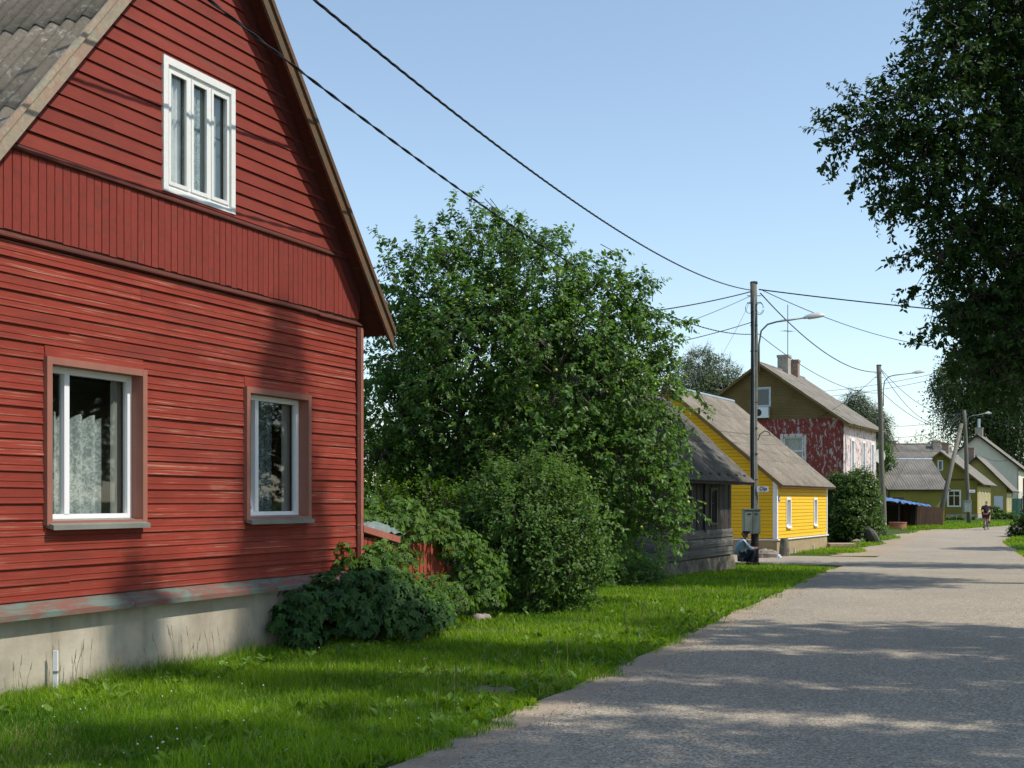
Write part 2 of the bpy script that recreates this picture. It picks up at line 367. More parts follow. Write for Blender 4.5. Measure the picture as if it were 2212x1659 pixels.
# ------------------------------------------------------------------ building kit: local x along the street, local y away from it
class House:
    def __init__(s, name, label, corner, ang, L, W, wall, slope, e=.35, g=.3, g2=.3, z0=0):
        s.root = thing(name, label, 'house', (corner[0], corner[1], z0), ang)
        s.L, s.W, s.H, s.sl, s.e, s.g, s.g2 = L, W, wall, slope, e, g, g2
        s.ridge = wall+slope*W/2
    def fm(s, k):
        L, W = s.L, s.W
        return {'street': lambda a, o, z: (a, -o, z), 'near': lambda a, o, z: (-o, a, z), 'rear': lambda a, o, z: (a, W+o, z), 'far': lambda a, o, z: (L+o, a, z)}[k]
    def lim(s, k):
        if k in ('street', 'rear'): return lambda z: (0, s.L)
        def f(z):
            d = max(0, (z-s.H)/s.sl); d = min(d, s.W/2); return (d, s.W-d)
        return f
def pieces(lim, zb, zt, ops):
    """rectangles (a0,a1,z0,z1) left in a row once the openings are cut out"""
    a0, a1 = lim(zb); out = []; cuts = sorted([o for o in ops if o[2] < zt-1e-4 and o[3] > zb+1e-4 and o[1] > a0 and o[0] < a1])
    x = a0
    for o in cuts:
        if o[0] > x: out.append((x, o[0], zb, zt))
        if o[3] < zt-.004: out.append((max(x, o[0]), o[1], o[3], zt))
        if o[2] > zb+.004: out.append((max(x, o[0]), o[1], zb, o[2]))
        x = max(x, o[1])
    if x < a1: out.append((x, a1, zb, zt))
    return out
def clampl(lim, a, z, lo, hi):
    l, h = lim(z); return min(max(a, l), h)
def wall(h, k, m, ops=(), z0=0, z1=None, t=.14, name='wall', out=0):
    fm, lim = h.fm(k), h.lim(k); top = z1 if z1 else (h.H if k in ('street', 'rear') else h.ridge-.01)
    br = sorted(set([z0, top] + ([h.H] if z0 < h.H < top else []) + [z for o in ops for z in o[2:4] if z0 < z < top]))
    mb = MB()
    for zb, zt in zip(br[:-1], br[1:]):
        for a0, a1, zz0, zz1 in pieces(lim, zb, zt, ops):
            b0, b1 = clampl(lim, a0, zz1, 0, 0), clampl(lim, a1, zz1, 0, 0)
            if a1-a0 < .003: continue
            mb.hexa([fm(a0, out-t, zz0), fm(a1, out-t, zz0), fm(a1, out, zz0), fm(a0, out, zz0), fm(b0, out-t, zz1), fm(b1, out-t, zz1), fm(b1, out, zz1), fm(b0, out, zz1)])
    return mb.build(name, m, h.root)
def siding(h, k, m, z0, z1, dz, ops=(), joints=0, prof=0, join=None, name='plank', lip=.022, jit=.003, amin=None, amax=None, gap=.04):
    """lapped boards, each one an object (or joined into one stuff part when join is set)"""
    fm, lm = h.fm(k), h.lim(k)
    lim = lm if amin is None else (lambda z: (max(lm(z)[0], amin), min(lm(z)[1], amax)))
    nrow = max(1, round((z1-z0)/dz)); dz = (z1-z0)/nrow; J = MB() if join else None
    for r in range(nrow):
        zb, zt = z0+r*dz, z0+(r+1)*dz
        for a0, a1, p0, p1 in pieces(lim, zb, zt, ops):
            js = [a0]
            if joints and a1-a0 > 1.6 and random.random() < joints:
                js += sorted(random.sample([a0+(a1-a0)*q for q in (.2, .35, .5, .62, .8)], 1))
            js.append(a1)
            for q0, q1 in zip(js[:-1], js[1:]):
                if q1-q0 < .01: continue
                d = random.uniform(-jit, jit)+(.004 if len(js) > 2 and q0 == js[0] else 0); f0, f1 = (p0-zb)/dz, (p1-zb)/dz
                def o_at(f): return lip*(1-.6*f)+.004+d
                if prof and f0 < .01 and f1 > .99:
                    pr = [(0, gap), (lip+d, gap), (lip+d, .10), (lip-.004+d, .15), (lip-.008+d, .40), (lip-.0035+d, .425), (lip-.0035+d, .48), (lip-.009+d, .50), (lip-.015+d, 1.0), (0, 1.0)]
                else: g0 = f0+(gap if f0 == 0 else 0); pr = [(0, g0), (o_at(f0), g0), (o_at(f1), f1), (0, f1)]
                sag = [random.uniform(-jit, jit)*.8 for _ in range(2)]
                e0 = .0015 if q0 > a0 else 0
                lo = []; hi = []
                for o, f in pr:
                    z = zb+f*dz
                    lo.append(fm(clampl(lim, q0+e0, z, 0, 0), o, z+sag[0])); hi.append(fm(clampl(lim, q1-e0, z, 0, 0), o, z+sag[1]))
                if J is not None: J.extr(lo, hi)
                else: MB().extr(lo, hi).build(name, m, h.root)
    if J is not None: J.build(join, m, h.root, kind='stuff')
_sheets = {}
def sheet_mesh(m, waves=6, amp=.024, seg=4):
    key = (m.name, waves, seg)
    if key in _sheets: return _sheets[key]
    mb = MB(); n = waves*seg
    for j, (y, dz) in enumerate(((0, -.008), (0, 0), (1, 0))):
        for i in range(n+1):
            mb.v.append((i/n, y, amp*math.sin(2*math.pi*i/seg)+.014*(1-y)+dz))
    for j in range(2):
        for i in range(n): p = j*(n+1)+i; mb.f.append((p, p+1, p+n+2, p+n+1))
    me = bpy.data.meshes.new('roof_sheet'); me.from_pydata(mb.v, [], mb.f); me.update(); me.materials.append(m)
    me.polygons.foreach_set('use_smooth', [True]*len(me.polygons)); _sheets[key] = me; return me
def roof(h, m, mver, mridge=None, sw=1.05, sh=1.6, waves=6, msof=None, thick=.05, verge=.16, ends=('near', 'far'), rearsheets=True, mver2=None, courses=None):
    c = 1/math.hypot(1, h.sl); s_ = h.sl*c; S = (h.W/2+h.e)/c; X0, X1 = -h.g, h.L+h.g2
    zr = h.ridge+.06
    mb = MB()
    for sgn in (0, 1):
        Yv = (lambda y: y) if sgn == 0 else (lambda y: h.W-y)
        ye, ze = -h.e, zr-h.sl*(h.W/2+h.e)
        o = [(ye, ze), (h.W/2, zr), (h.W/2, zr-thick/c), (ye, ze-thick/c)]
        mb.extr([(X0+.02, Yv(y), z) for y, z in o], [(X1-.02, Yv(y), z) for y, z in o])
    rf = mb.build('roof', msof or M['wallback'], h.root)
    nx_, ny = max(1, round((X1-X0)/sw)), max(1, round(S/sh)); me = sheet_mesh(m, waves)
    for sgn in ((0, 1) if rearsheets else (0,)):
        for i in range(nx_):
            for j in range(ny):
                o = link('roof_sheet', me, None, rf); w_, l_ = (X1-X0)/nx_, S/ny
                if sgn == 0: bx, by, bz = Vector((1,0,0)), Vector((0,c,s_)), Vector((0,-s_,c)); org = Vector((X0+i*w_, -h.e, zr-h.sl*(h.W/2+h.e)))
                else: bx, by, bz = Vector((-1,0,0)), Vector((0,-c,s_)), Vector((0,s_,c)); org = Vector((X1-i*w_, h.W+h.e, zr-h.sl*(h.W/2+h.e)))
                org = org+by*(j*l_-(.03 if j == 0 else .02))+bz*(.034+random.uniform(-.003, .003))
                mt = Matrix(((bx.x*w_*1.01, by.x*l_*1.02, bz.x, org.x), (bx.y*w_*1.01, by.y*l_*1.02, bz.y, org.y), (bx.z*w_*1.01, by.z*l_*1.02, bz.z, org.z), (0,0,0,1)))
                o.matrix_local = mt
    for k in ends:
        x = (X0 if k == 'near' else X1); dx = .03
        for sgn in (0, 1):
            Yv = (lambda y: y) if sgn == 0 else (lambda y: h.W-y)
            o = [(-h.e-.02, zr-h.sl*(h.W/2+h.e+.02)+.045), (h.W/2, zr+.045), (h.W/2, zr+.045-verge/c), (-h.e-.02, zr-h.sl*(h.W/2+h.e+.02)+.045-verge/c)]
            MB().extr([(x-dx/2, Yv(y), z) for y, z in o], [(x+dx/2, Yv(y), z) for y, z in o]).build('verge_board', mver if sgn == 0 or not mver2 else mver2, rf)
    MB().tube([(X0-.03, h.W/2, zr+.04), (X1+.03, h.W/2, zr+.04)], .085, 8).build('ridge_cap', mridge or m, rf)
    return rf
def window(h, k, a0, a1, z0, z1, cw=.06, co=.05, depth=.10, mc=None, mf=None, fw=.05, mull=(), transom=(), sill=None, curtain=None, tilt=False, label=None, old=False, closed=False):
    fm = h.fm(k); mc = mc or M['white']; mf = mf or M['white']
    b = MB(); D = depth+.02
    b.box((a0, -D, z0), (a0+cw, co, z1), fm); b.box((a1-cw, -D, z0), (a1, co, z1), fm)
    b.box((a0+cw, -D, z1-cw), (a1-cw, co-.002, z1), fm); b.box((a0+cw, -D, z0), (a1-cw, co-.004, z0+cw*.6), fm)
    wn_ = b.build('window', mc, h.root)
    if label: wn_['label'] = label
    i0, i1, j0, j1 = a0+cw, a1-cw, z0+cw*.6, z1-cw
    f = MB(); o0, o1 = -depth, -depth+.05
    f.box((i0, o0, j0), (i0+fw, o1, j1), fm); f.box((i1-fw, o0, j0), (i1, o1, j1), fm)
    f.box((i0+fw, o0, j1-fw), (i1-fw, o1-.001, j1), fm); f.box((i0+fw, o0, j0), (i1-fw, o1-.001, j0+fw), fm)
    for q in mull:
        x = i0+(i1-i0)*q; f.box((x-fw*.55, o0, j0+fw), (x+fw*.55, o1+.004, j1-fw), fm)
    for q in transom:
        z = j0+(j1-j0)*q; f.box((i0+fw, o0, z-fw*.5), (i1-fw, o1+.002, z+fw*.5), fm)
    f.build('frame', mf, wn_)
    xs_ = [i0]+[i0+(i1-i0)*q for q in mull]+[i1]
    for n_, (p0, p1) in enumerate(zip(xs_[:-1], xs_[1:])):
        if tilt and n_ == 0:                                  # a sash tilted into the room at its top
            s = MB(); L_ = (j1-j0)-fw; dx = .30
            def tm(a, o, z): q = (z-j0)/L_; return fm(a, o-dx*max(0, q), z)
            a_, b_ = p0+fw*.6, p1-fw*.2; w2 = .045
            s.box((a_, o0-.02, j0+fw*.6), (a_+w2, o0+.05, j1-fw*.4), tm); s.box((b_-w2, o0-.02, j0+fw*.6), (b_, o0+.05, j1-fw*.4), tm)
            s.box((a_+w2, o0-.02, j0+fw*.6), (b_-w2, o0+.049, j0+fw*.6+w2), tm); s.box((a_+w2, o0-.02, j1-fw*.4-w2), (b_-w2, o0+.049, j1-fw*.4), tm)
            sh = s.build('tilted_sash', mf, wn_)
            MB().add([tm(a_+w2, o0, j0+fw), tm(b_-w2, o0, j0+fw), tm(b_-w2, o0, j1-fw), tm(a_+w2, o0, j1-fw)], [(0,1,2,3)]).build('pane', M['glass'], wn_)
            continue
        MB().add([fm(p0+fw*.5, o0+.02, j0+fw*.9), fm(p1-fw*.5, o0+.02, j0+fw*.9), fm(p1-fw*.5, o0+.02, j1-fw*.9), fm(p0+fw*.5, o0+.02, j1-fw*.9)], [(0,1,2,3)]).build('pane', M['glass'], wn_)
    if old:
        for p0, p1 in zip(xs_[:-1], xs_[1:]):
            s = MB(); q0, q1 = p0+fw*.6, p1-fw*.6; r0, r1 = j0+fw, j1-fw; w2 = .035
            s.box((q0, o1-.01, r0), (q0+w2, o1+.012, r1), fm); s.box((q1-w2, o1-.01, r0), (q1, o1+.012, r1), fm)
            s.box((q0+w2, o1-.01, r0), (q1-w2, o1+.011, r0+w2), fm); s.box((q0+w2, o1-.01, r1-w2), (q1-w2, o1+.011, r1), fm); s.build('sash', mf, wn_)
    if sill:
        s = MB(); s.hexa([fm(a0+.02, -depth+.03, z0+.01), fm(a1-.02, -depth+.03, z0+.01), fm(a1-.02, co+.05, z0-.04), fm(a0+.02, co+.05, z0-.04),
                          fm(a0+.02, -depth+.03, z0+cw*.6+.02), fm(a1-.02, -depth+.03, z0+cw*.6+.02), fm(a1-.02, co+.05, z0), fm(a0+.02, co+.05, z0)])
        s.build('sill', sill, wn_)
    for cu in (curtain or ()):
        c0, c1, cz0, cz1, mat, pleats, off = cu; s = MB(); K = max(8, pleats*8)
        for j in range(2):
            for i in range(K+1):
                t = i/K; s.v.append(fm(c0+(c1-c0)*t, -depth-off+.035*math.sin(t*pleats*6.283)+.012*math.sin(t*pleats*17), (cz0, cz1)[j]+(.02*math.sin(t*pleats*6.283) if j else 0)))
        s.f = [(i, i+1, K+2+i, K+1+i) for i in range(K)]; s.build('curtain', mat, wn_, smooth=True)
    return wn_
def chimney(h, x, y, zt, wx, wy, m, zb=None):
    zb = zb if zb is not None else h.ridge-1.0
    b = MB(); b.box((x-wx/2, y-wy/2, zb), (x+wx/2, y+wy/2, zt-.14)); b.box((x-wx/2-.04, y-wy/2-.04, zt-.14), (x+wx/2+.04, y+wy/2+.04, zt))
    o = b.build('chimney', m, h.root)
    MB().box((x-wx/2+.1, y-wy/2+.1, zt), (x+wx/2-.1, y+wy/2-.1, zt+.012)).build('flue', M['dark'], o); return o
def shell(h, m, z0=0, opsS=(), opsN=(), mg=None):
    wall(h, 'street', m, opsS, z0); wall(h, 'near', mg or m, opsN, z0); wall(h, 'rear', m, (), z0); wall(h, 'far', m, (), z0)

# ------------------------------------------------------------------ the red house (facade is a street-side gable: kit turned so the gable faces the road)
# kit 'near' gable lies in local x = 0; here local +y runs along the road and local -x faces it
UA = math.atan2(.9172, .3984)
FOOT = Vector((-7.173, 3.115, 0))
dirU, dirN = Vector((.3984, .9172, 0)), Vector((.9172, -.3984, 0))
HW = 3.04
cornr = FOOT+dirU*(10.30-HW)
# local x must be -dirN (into the house), local y = dirU
class GH(House): pass
rh = GH('red_wooden_house', 'large weathered red wooden house with a tall steep gable and white windows at the left', cornr, 0, 9.0, 2*HW, 3.76+.10, 1.18, e=.40, g=.24, g2=.3)
# (dirN reversed, dirU) is a left-handed pair with z, so the house is mirrored through its face maps instead
rh.root.rotation_euler = (0, 0, math.atan2(dirU.y, dirU.x))
def rot(v): return v
class Turn:
    """red house frame: local x = along the road (u), local -y = towards the road (n)"""
RW = 2*HW; RH_EAVE = 7.72-1.18*HW
rh.L, rh.W = RW, 9.0
def rfm(a, o, z): return (a, -o, z)
def rlim(z):
    d = min(max(0, (z-RH_EAVE)/1.18), HW); return (d, RW-d)
rh.fm = lambda k: rfm
rh.lim = lambda k: rlim
def U(u): return u-(10.30-HW)
W1 = (U(8.17), U(9.43), 1.40, 2.81); W2 = (U(10.99), U(12.22), 1.40, 2.79); W3 = (U(9.68), U(10.81), 4.53, 5.81)
ins = lambda W, q=.012: (W[0]+q, W[1]-q, W[2]+q, W[3]-q)
rops = [ins(W1), ins(W2), ins(W3)]
rh.H = RH_EAVE; rh.ridge = 7.72
wall(rh, 'near', M['wallback'], rops, .5, 7.70)
# the other three walls of the red house
b = MB(); b.box((0, .16, .5), (.14, 9, RH_EAVE)); b.build('wall', M['red'], rh.root)
b = MB(); b.box((RW-.14, .16, .5), (RW, 9, RH_EAVE)); b.build('wall', M['red'], rh.root)
b = MB(); b.add([(0, 8.9, .5), (RW, 8.9, .5), (RW, 8.9, RH_EAVE), (HW, 8.9, 7.7), (0, 8.9, RH_EAVE)], [(0,1,2,3,4)]); b.build('wall', M['red'], rh.root)
MB().box((.14, .16, 3.0), (RW-.14, 8.88, 3.1)).build('upper_floor', M['wallback'], rh.root)
MB().box((.14, 2.6, .52), (RW-.14, 2.7, 3.0)).build('inner_wall', M['cream'], rh.root)
siding(rh, 'near', M['red'], 0.78, 3.70, .132, rops, joints=.75, prof=1, lip=.027, jit=.004)
siding(rh, 'near', M['red_upper'], 4.50, 7.60, .132, rops, joints=.2, prof=0, lip=.030)
# band of narrow upright boards between the two mouldings
nb = 64; bw = RW/nb
for i in range(nb):
    a = i*bw; d = random.uniform(0, .005)
    z1 = min(4.44, RH_EAVE+1.18*min(a+bw/2, RW-a-bw/2))
    pr = [(0, 0), (.016+d, 0), (.019+d, .008), (.019+d, bw-.012), (.012+d, bw-.006), (.008+d, bw-.002), (0, bw-.002)]
    z0 = 3.79+random.uniform(-.006, .004)
    MB().extr([rfm(a+q, o, z0) for o, q in pr], [rfm(a+q, o, z1) for o, q in pr]).build('upright_board', M['red_v'], rh.root)
# mouldings
for z, o, hh, xa, xb in ((4.44, .05, .04, .0, RW), (3.71, .06, .032, 0, U(12.4)), (3.70, .06, .03, U(12.4), RW)):
    a0, a1 = max(rlim(z+hh)[0], xa), min(rlim(z+hh)[1], xb)
    pr = [(0, 0), (o*.5, 0), (o, hh*.35), (o, hh*.75), (.02, hh+.03), (0, hh+.03)]
    MB().extr([rfm(a0, p, z+q) for p, q in pr], [rfm(a1, p, z+q) for p, q in pr]).build('moulding', M['red_trim'], rh.root)
MB().box((RW-.012, -.05, .74), (RW+.05, .03, 3.69)).build('corner_board', M['pink_post'], rh.root)
MB().box((RW-.085, -.045, .74), (RW-.014, 0, 3.69)).build('corner_board', M['red_trim'], rh.root)
x = 0
for wlen in (1.9, 2.25, RW-4.15+.06):
    MB().hexa([(x, 0, .70), (x+wlen-.006, 0, .70), (x+wlen-.006, -.15, .645), (x, -.15, .645), (x, 0, .785), (x+wlen-.006, 0, .785), (x+wlen-.006, -.15, .69), (x, -.15, .69)]).build('water_table_board', M['table'], rh.root); x += wlen
fd = MB(); fd.box((-.02, -.03, -.2), (RW+.03, 9.0, .70)); fd.build('foundation', M['plaster'], rh.root)
# frieze boards under the verge
for sg in (0, 1):
    X = (lambda q: q) if sg == 0 else (lambda q: RW-q)
    o = [(0, RH_EAVE), (HW, 7.72), (HW, 7.72-.26), (.0, RH_EAVE-.26)]
    MB().extr([(X(p), -.032, z) for p, z in o], [(X(p), -.005, z) for p, z in o]).build('frieze_board', M['soffit'], rh.root)
lacec = [(W1[0]+.02, W1[0]+1.0, 1.42, 2.36, M['lace'], 6, .14), (W1[1]-.23, W1[1]-.07, 1.42, 2.76, M['drape2'], 1, .05)]
window(rh, 'near', *W1, cw=.06, co=.06, depth=.125, mc=M['casing'], fw=.055, mull=(.27,), sill=M['grey_sill'], curtain=lacec)
lacec = [(W2[0]+.34, W2[0]+.98, 1.42, 2.7, M['lace2'], 5, .18), (W2[1]-.25, W2[1]-.07, 1.42, 2.74, M['drape2'], 1, .05)]
window(rh, 'near', *W2, cw=.06, co=.06, depth=.125, mc=M['casing'], fw=.055, mull=(.27,), sill=M['grey_sill'], curtain=lacec, tilt=True)
uc = [(W3[0]+.17, W3[0]+.40, 4.6, 5.7, M['net'], 4, .05), (W3[0]+.42, W3[0]+.70, 4.6, 5.72, M['lace'], 4, .045), (W3[0]+.70, W3[1]-.08, 4.58, 5.74, M['panel'], 1, .045)]
window(rh, 'near', *W3, cw=.07, co=.045, depth=.03, mc=M['white_old'], mf=M['white_old'], fw=.035, mull=(.345, .665), curtain=uc, old=True)
# roof of the red house: ridge runs away from the road
def redroof():
    e, gg, zr, sl = .42, .24, 7.79, 1.18
    c = 1/math.hypot(1, sl); s_ = sl*c; S = (HW+e)/c; mb = MB()
    for X in ((lambda q: q), (lambda q: RW-q)):
        o = [(-e, zr-sl*(HW+e)), (HW, zr), (HW, zr-.05), (-e, zr-sl*(HW+e)-.05)]
        mb.extr([(X(q), -gg+.02, z-.02) for q, z in o], [(X(q), 9.2, z-.02) for q, z in o])
    rf = mb.build('roof', M['soffit'], rh.root)
    ny, nx_ = 4, 9; me = sheet_mesh(M['eternit_red'], 6, .026, 8); L_ = 9.44/nx_
    for sgn in (0, 1):
        for i in range(nx_):
            for j in range(ny):
                # left slope (faces the viewer): up-slope = (+c,0,s); x axis runs towards the road (-y)
                if sgn == 0: bx, by, bz = Vector((0,-1,0)), Vector((c,0,s_)), Vector((-s_,0,c)); org = Vector((-e, 9.2-i*L_, zr-sl*(HW+e)))
                else: bx, by, bz = Vector((0,1,0)), Vector((-c,0,s_)), Vector((s_,0,c)); org = Vector((RW+e, -gg+i*L_, zr-sl*(HW+e)))
                l_ = S/ny; org = org+by*(j*l_-.03)+bz*(.012+random.uniform(0, .006)+.004*(i % 2))
                o = link('roof_sheet', me, None, rf)
                o.matrix_local = Matrix(((bx.x*L_*1.012, by.x*l_*1.03, bz.x, org.x), (bx.y*L_*1.012, by.y*l_*1.03, bz.y, org.y), (bx.z*L_*1.012, by.z*l_*1.03, bz.z, org.z), (0,0,0,1)))
    for X, m in (((lambda q: q), M['verge']), ((lambda q: RW-q), M['verge_brown'])):
        o = [(-e-.03, zr-sl*(HW+e+.03)), (HW, zr), (HW, zr-.21), (-e-.03, zr-sl*(HW+e+.03)-.21)]
        MB().extr([(X(q), -gg-.012, z+.0) for q, z in o], [(X(q), -gg+.018, z+.0) for q, z in o]).build('verge_board', m, rf)
        o = [(-e-.03, zr-sl*(HW+e+.03)+.03), (HW, zr+.03), (HW, zr-.05), (-e-.03, zr-sl*(HW+e+.03)-.05)]
        MB().extr([(X(q), -gg-.038, z+.012) for q, z in o], [(X(q), -gg-.013, z+.012) for q, z in o]).build('verge_board', m, rf)
redroof()

# ------------------------------------------------------------------ grey log barn
HA = math.atan2(.8910, .4540)
bn = House('grey_log_barn', 'old dark grey timber barn on a stone footing beside the pole', (3.60, 31.0), HA, 5.67, 6.0, 2.62+.33, .935, e=.6, g=.3, g2=.3, z0=-.33)
for k in ('near', 'rear', 'far'): wall(bn, k, M['darkwood'], (), .35)
bw2 = [(1.7, 2.25, 1.25, 2.35), (3.75, 4.35, 1.3, 2.3)]
wall(bn, 'street', M['darkwood'], [ins(q) for q in bw2], .35)
for k, L_ in (('street', bn.L), ('near', bn.W)):
    fm = bn.fm(k)
    for r in range(3):
        x = -.05
        for seg in ((L_*.58, L_*.42+.10) if r % 2 else (L_*.35, L_*.65+.10)):
            hh = .245; b = MB(); n_ = 7
            ro = [(.045+.028*math.sin(math.pi*i/n_)**.5+random.uniform(0, .012), .42+r*.25+hh*i/n_) for i in range(n_+1)]+[(-.05, .42+r*.25+hh), (-.05, .42+r*.25)]
            b.extr([fm(x+.004, o, z) for o, z in ro], [fm(x+seg-.006, o+random.uniform(-.01, .01), z) for o, z in ro]).build('log', M['log'], bn.root); x += seg
    x = 0
    top = bn.H
    while x < L_:
        w_ = random.uniform(.11, .19); w_ = min(w_, L_-x); zt = top if k == 'street' else top+bn.sl*min(x+w_/2, L_-x-w_/2)-.05
        d = random.uniform(0, .018)
        for o in ([q for q in bw2 if q[0] < x+w_/2 < q[1]] if k == 'street' else []):
            MB().box((x+.004, 0, o[3]), (x+w_-.004, .03+d, zt), fm).build('upright_board', M['board'], bn.root); zt = o[2]
        MB().box((x+.004, 0, 1.17), (x+w_-.004, .03+d, zt), fm).build('upright_board', M['board'], bn.root); x += w_
for q in bw2: window(bn, 'street', *q, cw=.07, co=.07, depth=.06, mc=M['log'], mf=M['log'], fw=.03, mull=(.5,), transom=(.6,))
MB().box((3.2, -.09, 1.1), (3.35, 0, bn.H)).build('corner_board', M['board'], bn.root)
for k, L_ in (('street', bn.L), ('near', bn.W)):
    fm = bn.fm(k); f_ = MB(); K, J = 46, 6; q = random.Random(5)
    for i in range(K+1):
        for j in range(J+1):
            x = -.1+(L_+.2)*i/K; z = -.4+.80*j/J
            f_.v.append(fm(x, .16-.10*(j/J)+q.uniform(-.028, .028)+.03*math.sin(x*5+j), z+(q.uniform(-.02, .02) if j < J else 0)))
    f_.f = [(i*(J+1)+j, (i+1)*(J+1)+j, (i+1)*(J+1)+j+1, i*(J+1)+j+1) for i in range(K) for j in range(J)]
    f_.box((-.1, -.3, -.4), (L_+.1, .03, .40), fm); f_.build('stone_footing', M['fieldstone'], bn.root, smooth=False)
for x in np.arange(.1, bn.L, .75): MB().box((x, -.52, bn.H-.42), (x+.11, 0, bn.H-.28)).build('rafter_end', M['darkwood'], bn.root)
roof(bn, M['eternit_barn'], M['darkwood'], sw=1.1, sh=1.7, waves=8, msof=M['darkwood'], verge=.1)
c2 = chimney(bn, 3.2, 3.0, bn.ridge+.55, .5, .5, M['brick'])

# ------------------------------------------------------------------ yellow house
yh = House('yellow_wooden_house', 'bright yellow wooden house with a wide grey roof behind the street pole', (9.80, 47.2), HA, 7.9, 8.38, 2.63+.12, .846, e=.3, g=.4, g2=.3, z0=-.41)
yh.ridge = 6.33; yh.H = yh.ridge-.846*yh.W/2
yops = [(1.28, 1.98, 1.02, 2.16), (5.55, 6.18, 1.02, 2.16)]; ygo = [(4.35, 5.25, .78, 2.2)]
shell(yh, M['yellow_gap'], .45, [ins(q) for q in yops], [ins(q) for q in ygo])
siding(yh, 'street', M['yellow'], .62, yh.H-.02, .135, [ins(q) for q in yops], lip=.026, jit=.001, gap=.075)
siding(yh, 'near', M['yellow'], .62, yh.ridge-.1, .135, [ins(q) for q in ygo], lip=.026, jit=.001, gap=.075)
for q in yops: window(yh, 'street', *q, cw=.09, co=.05, depth=.08, fw=.05, mull=(.5,), mf=M['white'], sill=M['white'], curtain=[(q[0]+.1, q[1]-.1, q[2]+.1, q[3]-.1, M['drape'], 3, .15)])
window(yh, 'near', *ygo[0], cw=.1, co=.05, depth=.08, fw=.05, mull=(.5,), curtain=[(ygo[0][0]+.1, ygo[0][1]-.1, .9, 2.1, M['drape'], 3, .15)])
MB().box((-.045, -.04, .62), (.10, -.024, yh.H-.05)).build('corner_board', M['white'], yh.root)
MB().box((-.045, -.022, .62), (-.026, .12, yh.H)).build('corner_board', M['white'], yh.root)
MB().box((7.82, -.045, .62), (7.95, .02, yh.H-.05)).build('corner_board', M['white'], yh.root)
MB().box((-.08, -.09, .56), (7.98, .02, .61)).box((-.08, .02, .56), (.0, yh.W+.05, .61)).build('drip_board', M['white'], yh.root)
MB().box((-.03, -.03, -.3), (7.93, yh.W, .56)).build('foundation', M['base_tan'], yh.root)
roof(yh, M['eternit_yellow'], M['ochre'], mridge=M['zinc'], sw=1.08, sh=1.5, waves=8, msof=M['verge_brown'], verge=.12)
np_ = MB().box((.17, -.05, 2.02), (.37, -.035, 2.2)).build('number_plate', M['signblue'], yh.root)
MB().box((.24, -.054, 2.06), (.31, -.051, 2.16)).build('digit_mark', M['sign'], np_)
for x in (2.4, 5.4): MB().box((x, -.08, -.02), (x+.05, -.035, .22)).build('foundation_peg', M['sign'], yh.root)

# ------------------------------------------------------------------ two-storey building, peeling red and white
rw = House('peeling_red_building', 'two storey building with peeling red and white plaster and an ochre wooden gable', (17.69, 68.0), HA, 8.9, 8.94, 6.1, .705, e=.4, g=.5, g2=.5, z0=-.15)
rw.ridge = 9.30-.06; rw.H = rw.ridge-.705*rw.W/2; ZW = 6.22
rso = [(1.75, 2.6, 3.25, 5.2), (4.75, 5.6, 3.25, 5.2), (7.15, 8.0, 3.25, 5.2)]
gwl = pt(1685.6, 934, 69.2); gwr = pt(1741.6, 1010, 69.2)
def gy(x, z=0):            # image column to position along the near gable
    t = (x-CX)/F; return (17.69-t*68)/(t*.4540+.8910)
gw = [(gy(1741.6), gy(1685.6), 3.15, 5.42)]
gw_attic = (gy(1665.5), gy(1631), 6.95, 8.02)
wall(rw, 'street', M['peel_street'], [ins(q) for q in rso], 0); wall(rw, 'near', M['peel_gable'], [ins(q) for q in gw+[gw_attic]], 0)
wall(rw, 'rear', M['peel_gable'], (), 0); wall(rw, 'far', M['peel_gable'], (), 0)
siding(rw, 'near', M['ochre'], ZW, rw.ridge-.08, .15, [ins(gw_attic)], join='gable_boards', lip=.03)
for q in rso: window(rw, 'street', *q, cw=.13, co=.05, depth=.1, fw=.06, mull=(.5,), transom=(.68,))
window(rw, 'near', *gw[0], cw=.17, co=.05, depth=.1, mc=M['peel_street'], fw=.07, transom=(.62,), curtain=[(gw[0][0]+.2, gw[0][1]-.2, 3.4, 5.2, M['lace'], 4, .2)])
window(rw, 'near', *gw_attic, cw=.07, co=.05, depth=.06, mc=M['zinc'], mf=M['zinc'], fw=.05)
roof(rw, M['eternit_far'], M['ochre'], sw=1.1, sh=1.5, waves=7, msof=M['ochre'], verge=.12)
c1 = chimney(rw, 4.6, rw.W/2-.05, 10.25, .62, .62, M['chimney_render']); chimney(rw, 6.4, rw.W/2-.2, 10.15, .45, .5, M['brick'])
dk = MB().box((8.35, -.04, .15), (8.75, -.01, 2.2)).build('door', M['red'], rw.root)
dish = MB().lathe([(.0, -.1), (.25, -.07), (.42, .0), (.40, .0), (.0, -.08)], 16); dd = dish.build('satellite_dish', M['lampgrey'], None, smooth=True)
def place_on(h, o, local, eul): o.matrix_world = Matrix.Translation(h.root.location) @ Matrix.Rotation(h.root.rotation_euler.z, 4, 'Z') @ Matrix.Translation(local) @ Euler(eul).to_matrix().to_4x4()
place_on(rw, dd, (6.1, -.75, 4.35), (R(90), 0, R(-35))); tag(dd, 'round satellite dish standing out from the peeling street wall', 'satellite dish')
MB().tube([(0, 0, -.1), (.1, -.1, -.5), (.35, -.3, -.62)], .02, 5).build('dish_arm', M['dark'], dd)
ac = thing('air_conditioner', 'white air conditioner unit hung under the attic window of the ochre gable', 'air conditioner')
place_on(rw, ac, (-.06, (gy(1666)+gy(1628))/2, 6.32), (0, 0, 0))
MB().box((-.32, -.42, 0), (-.02, .42, .58)).build('casing', M['white'], ac)
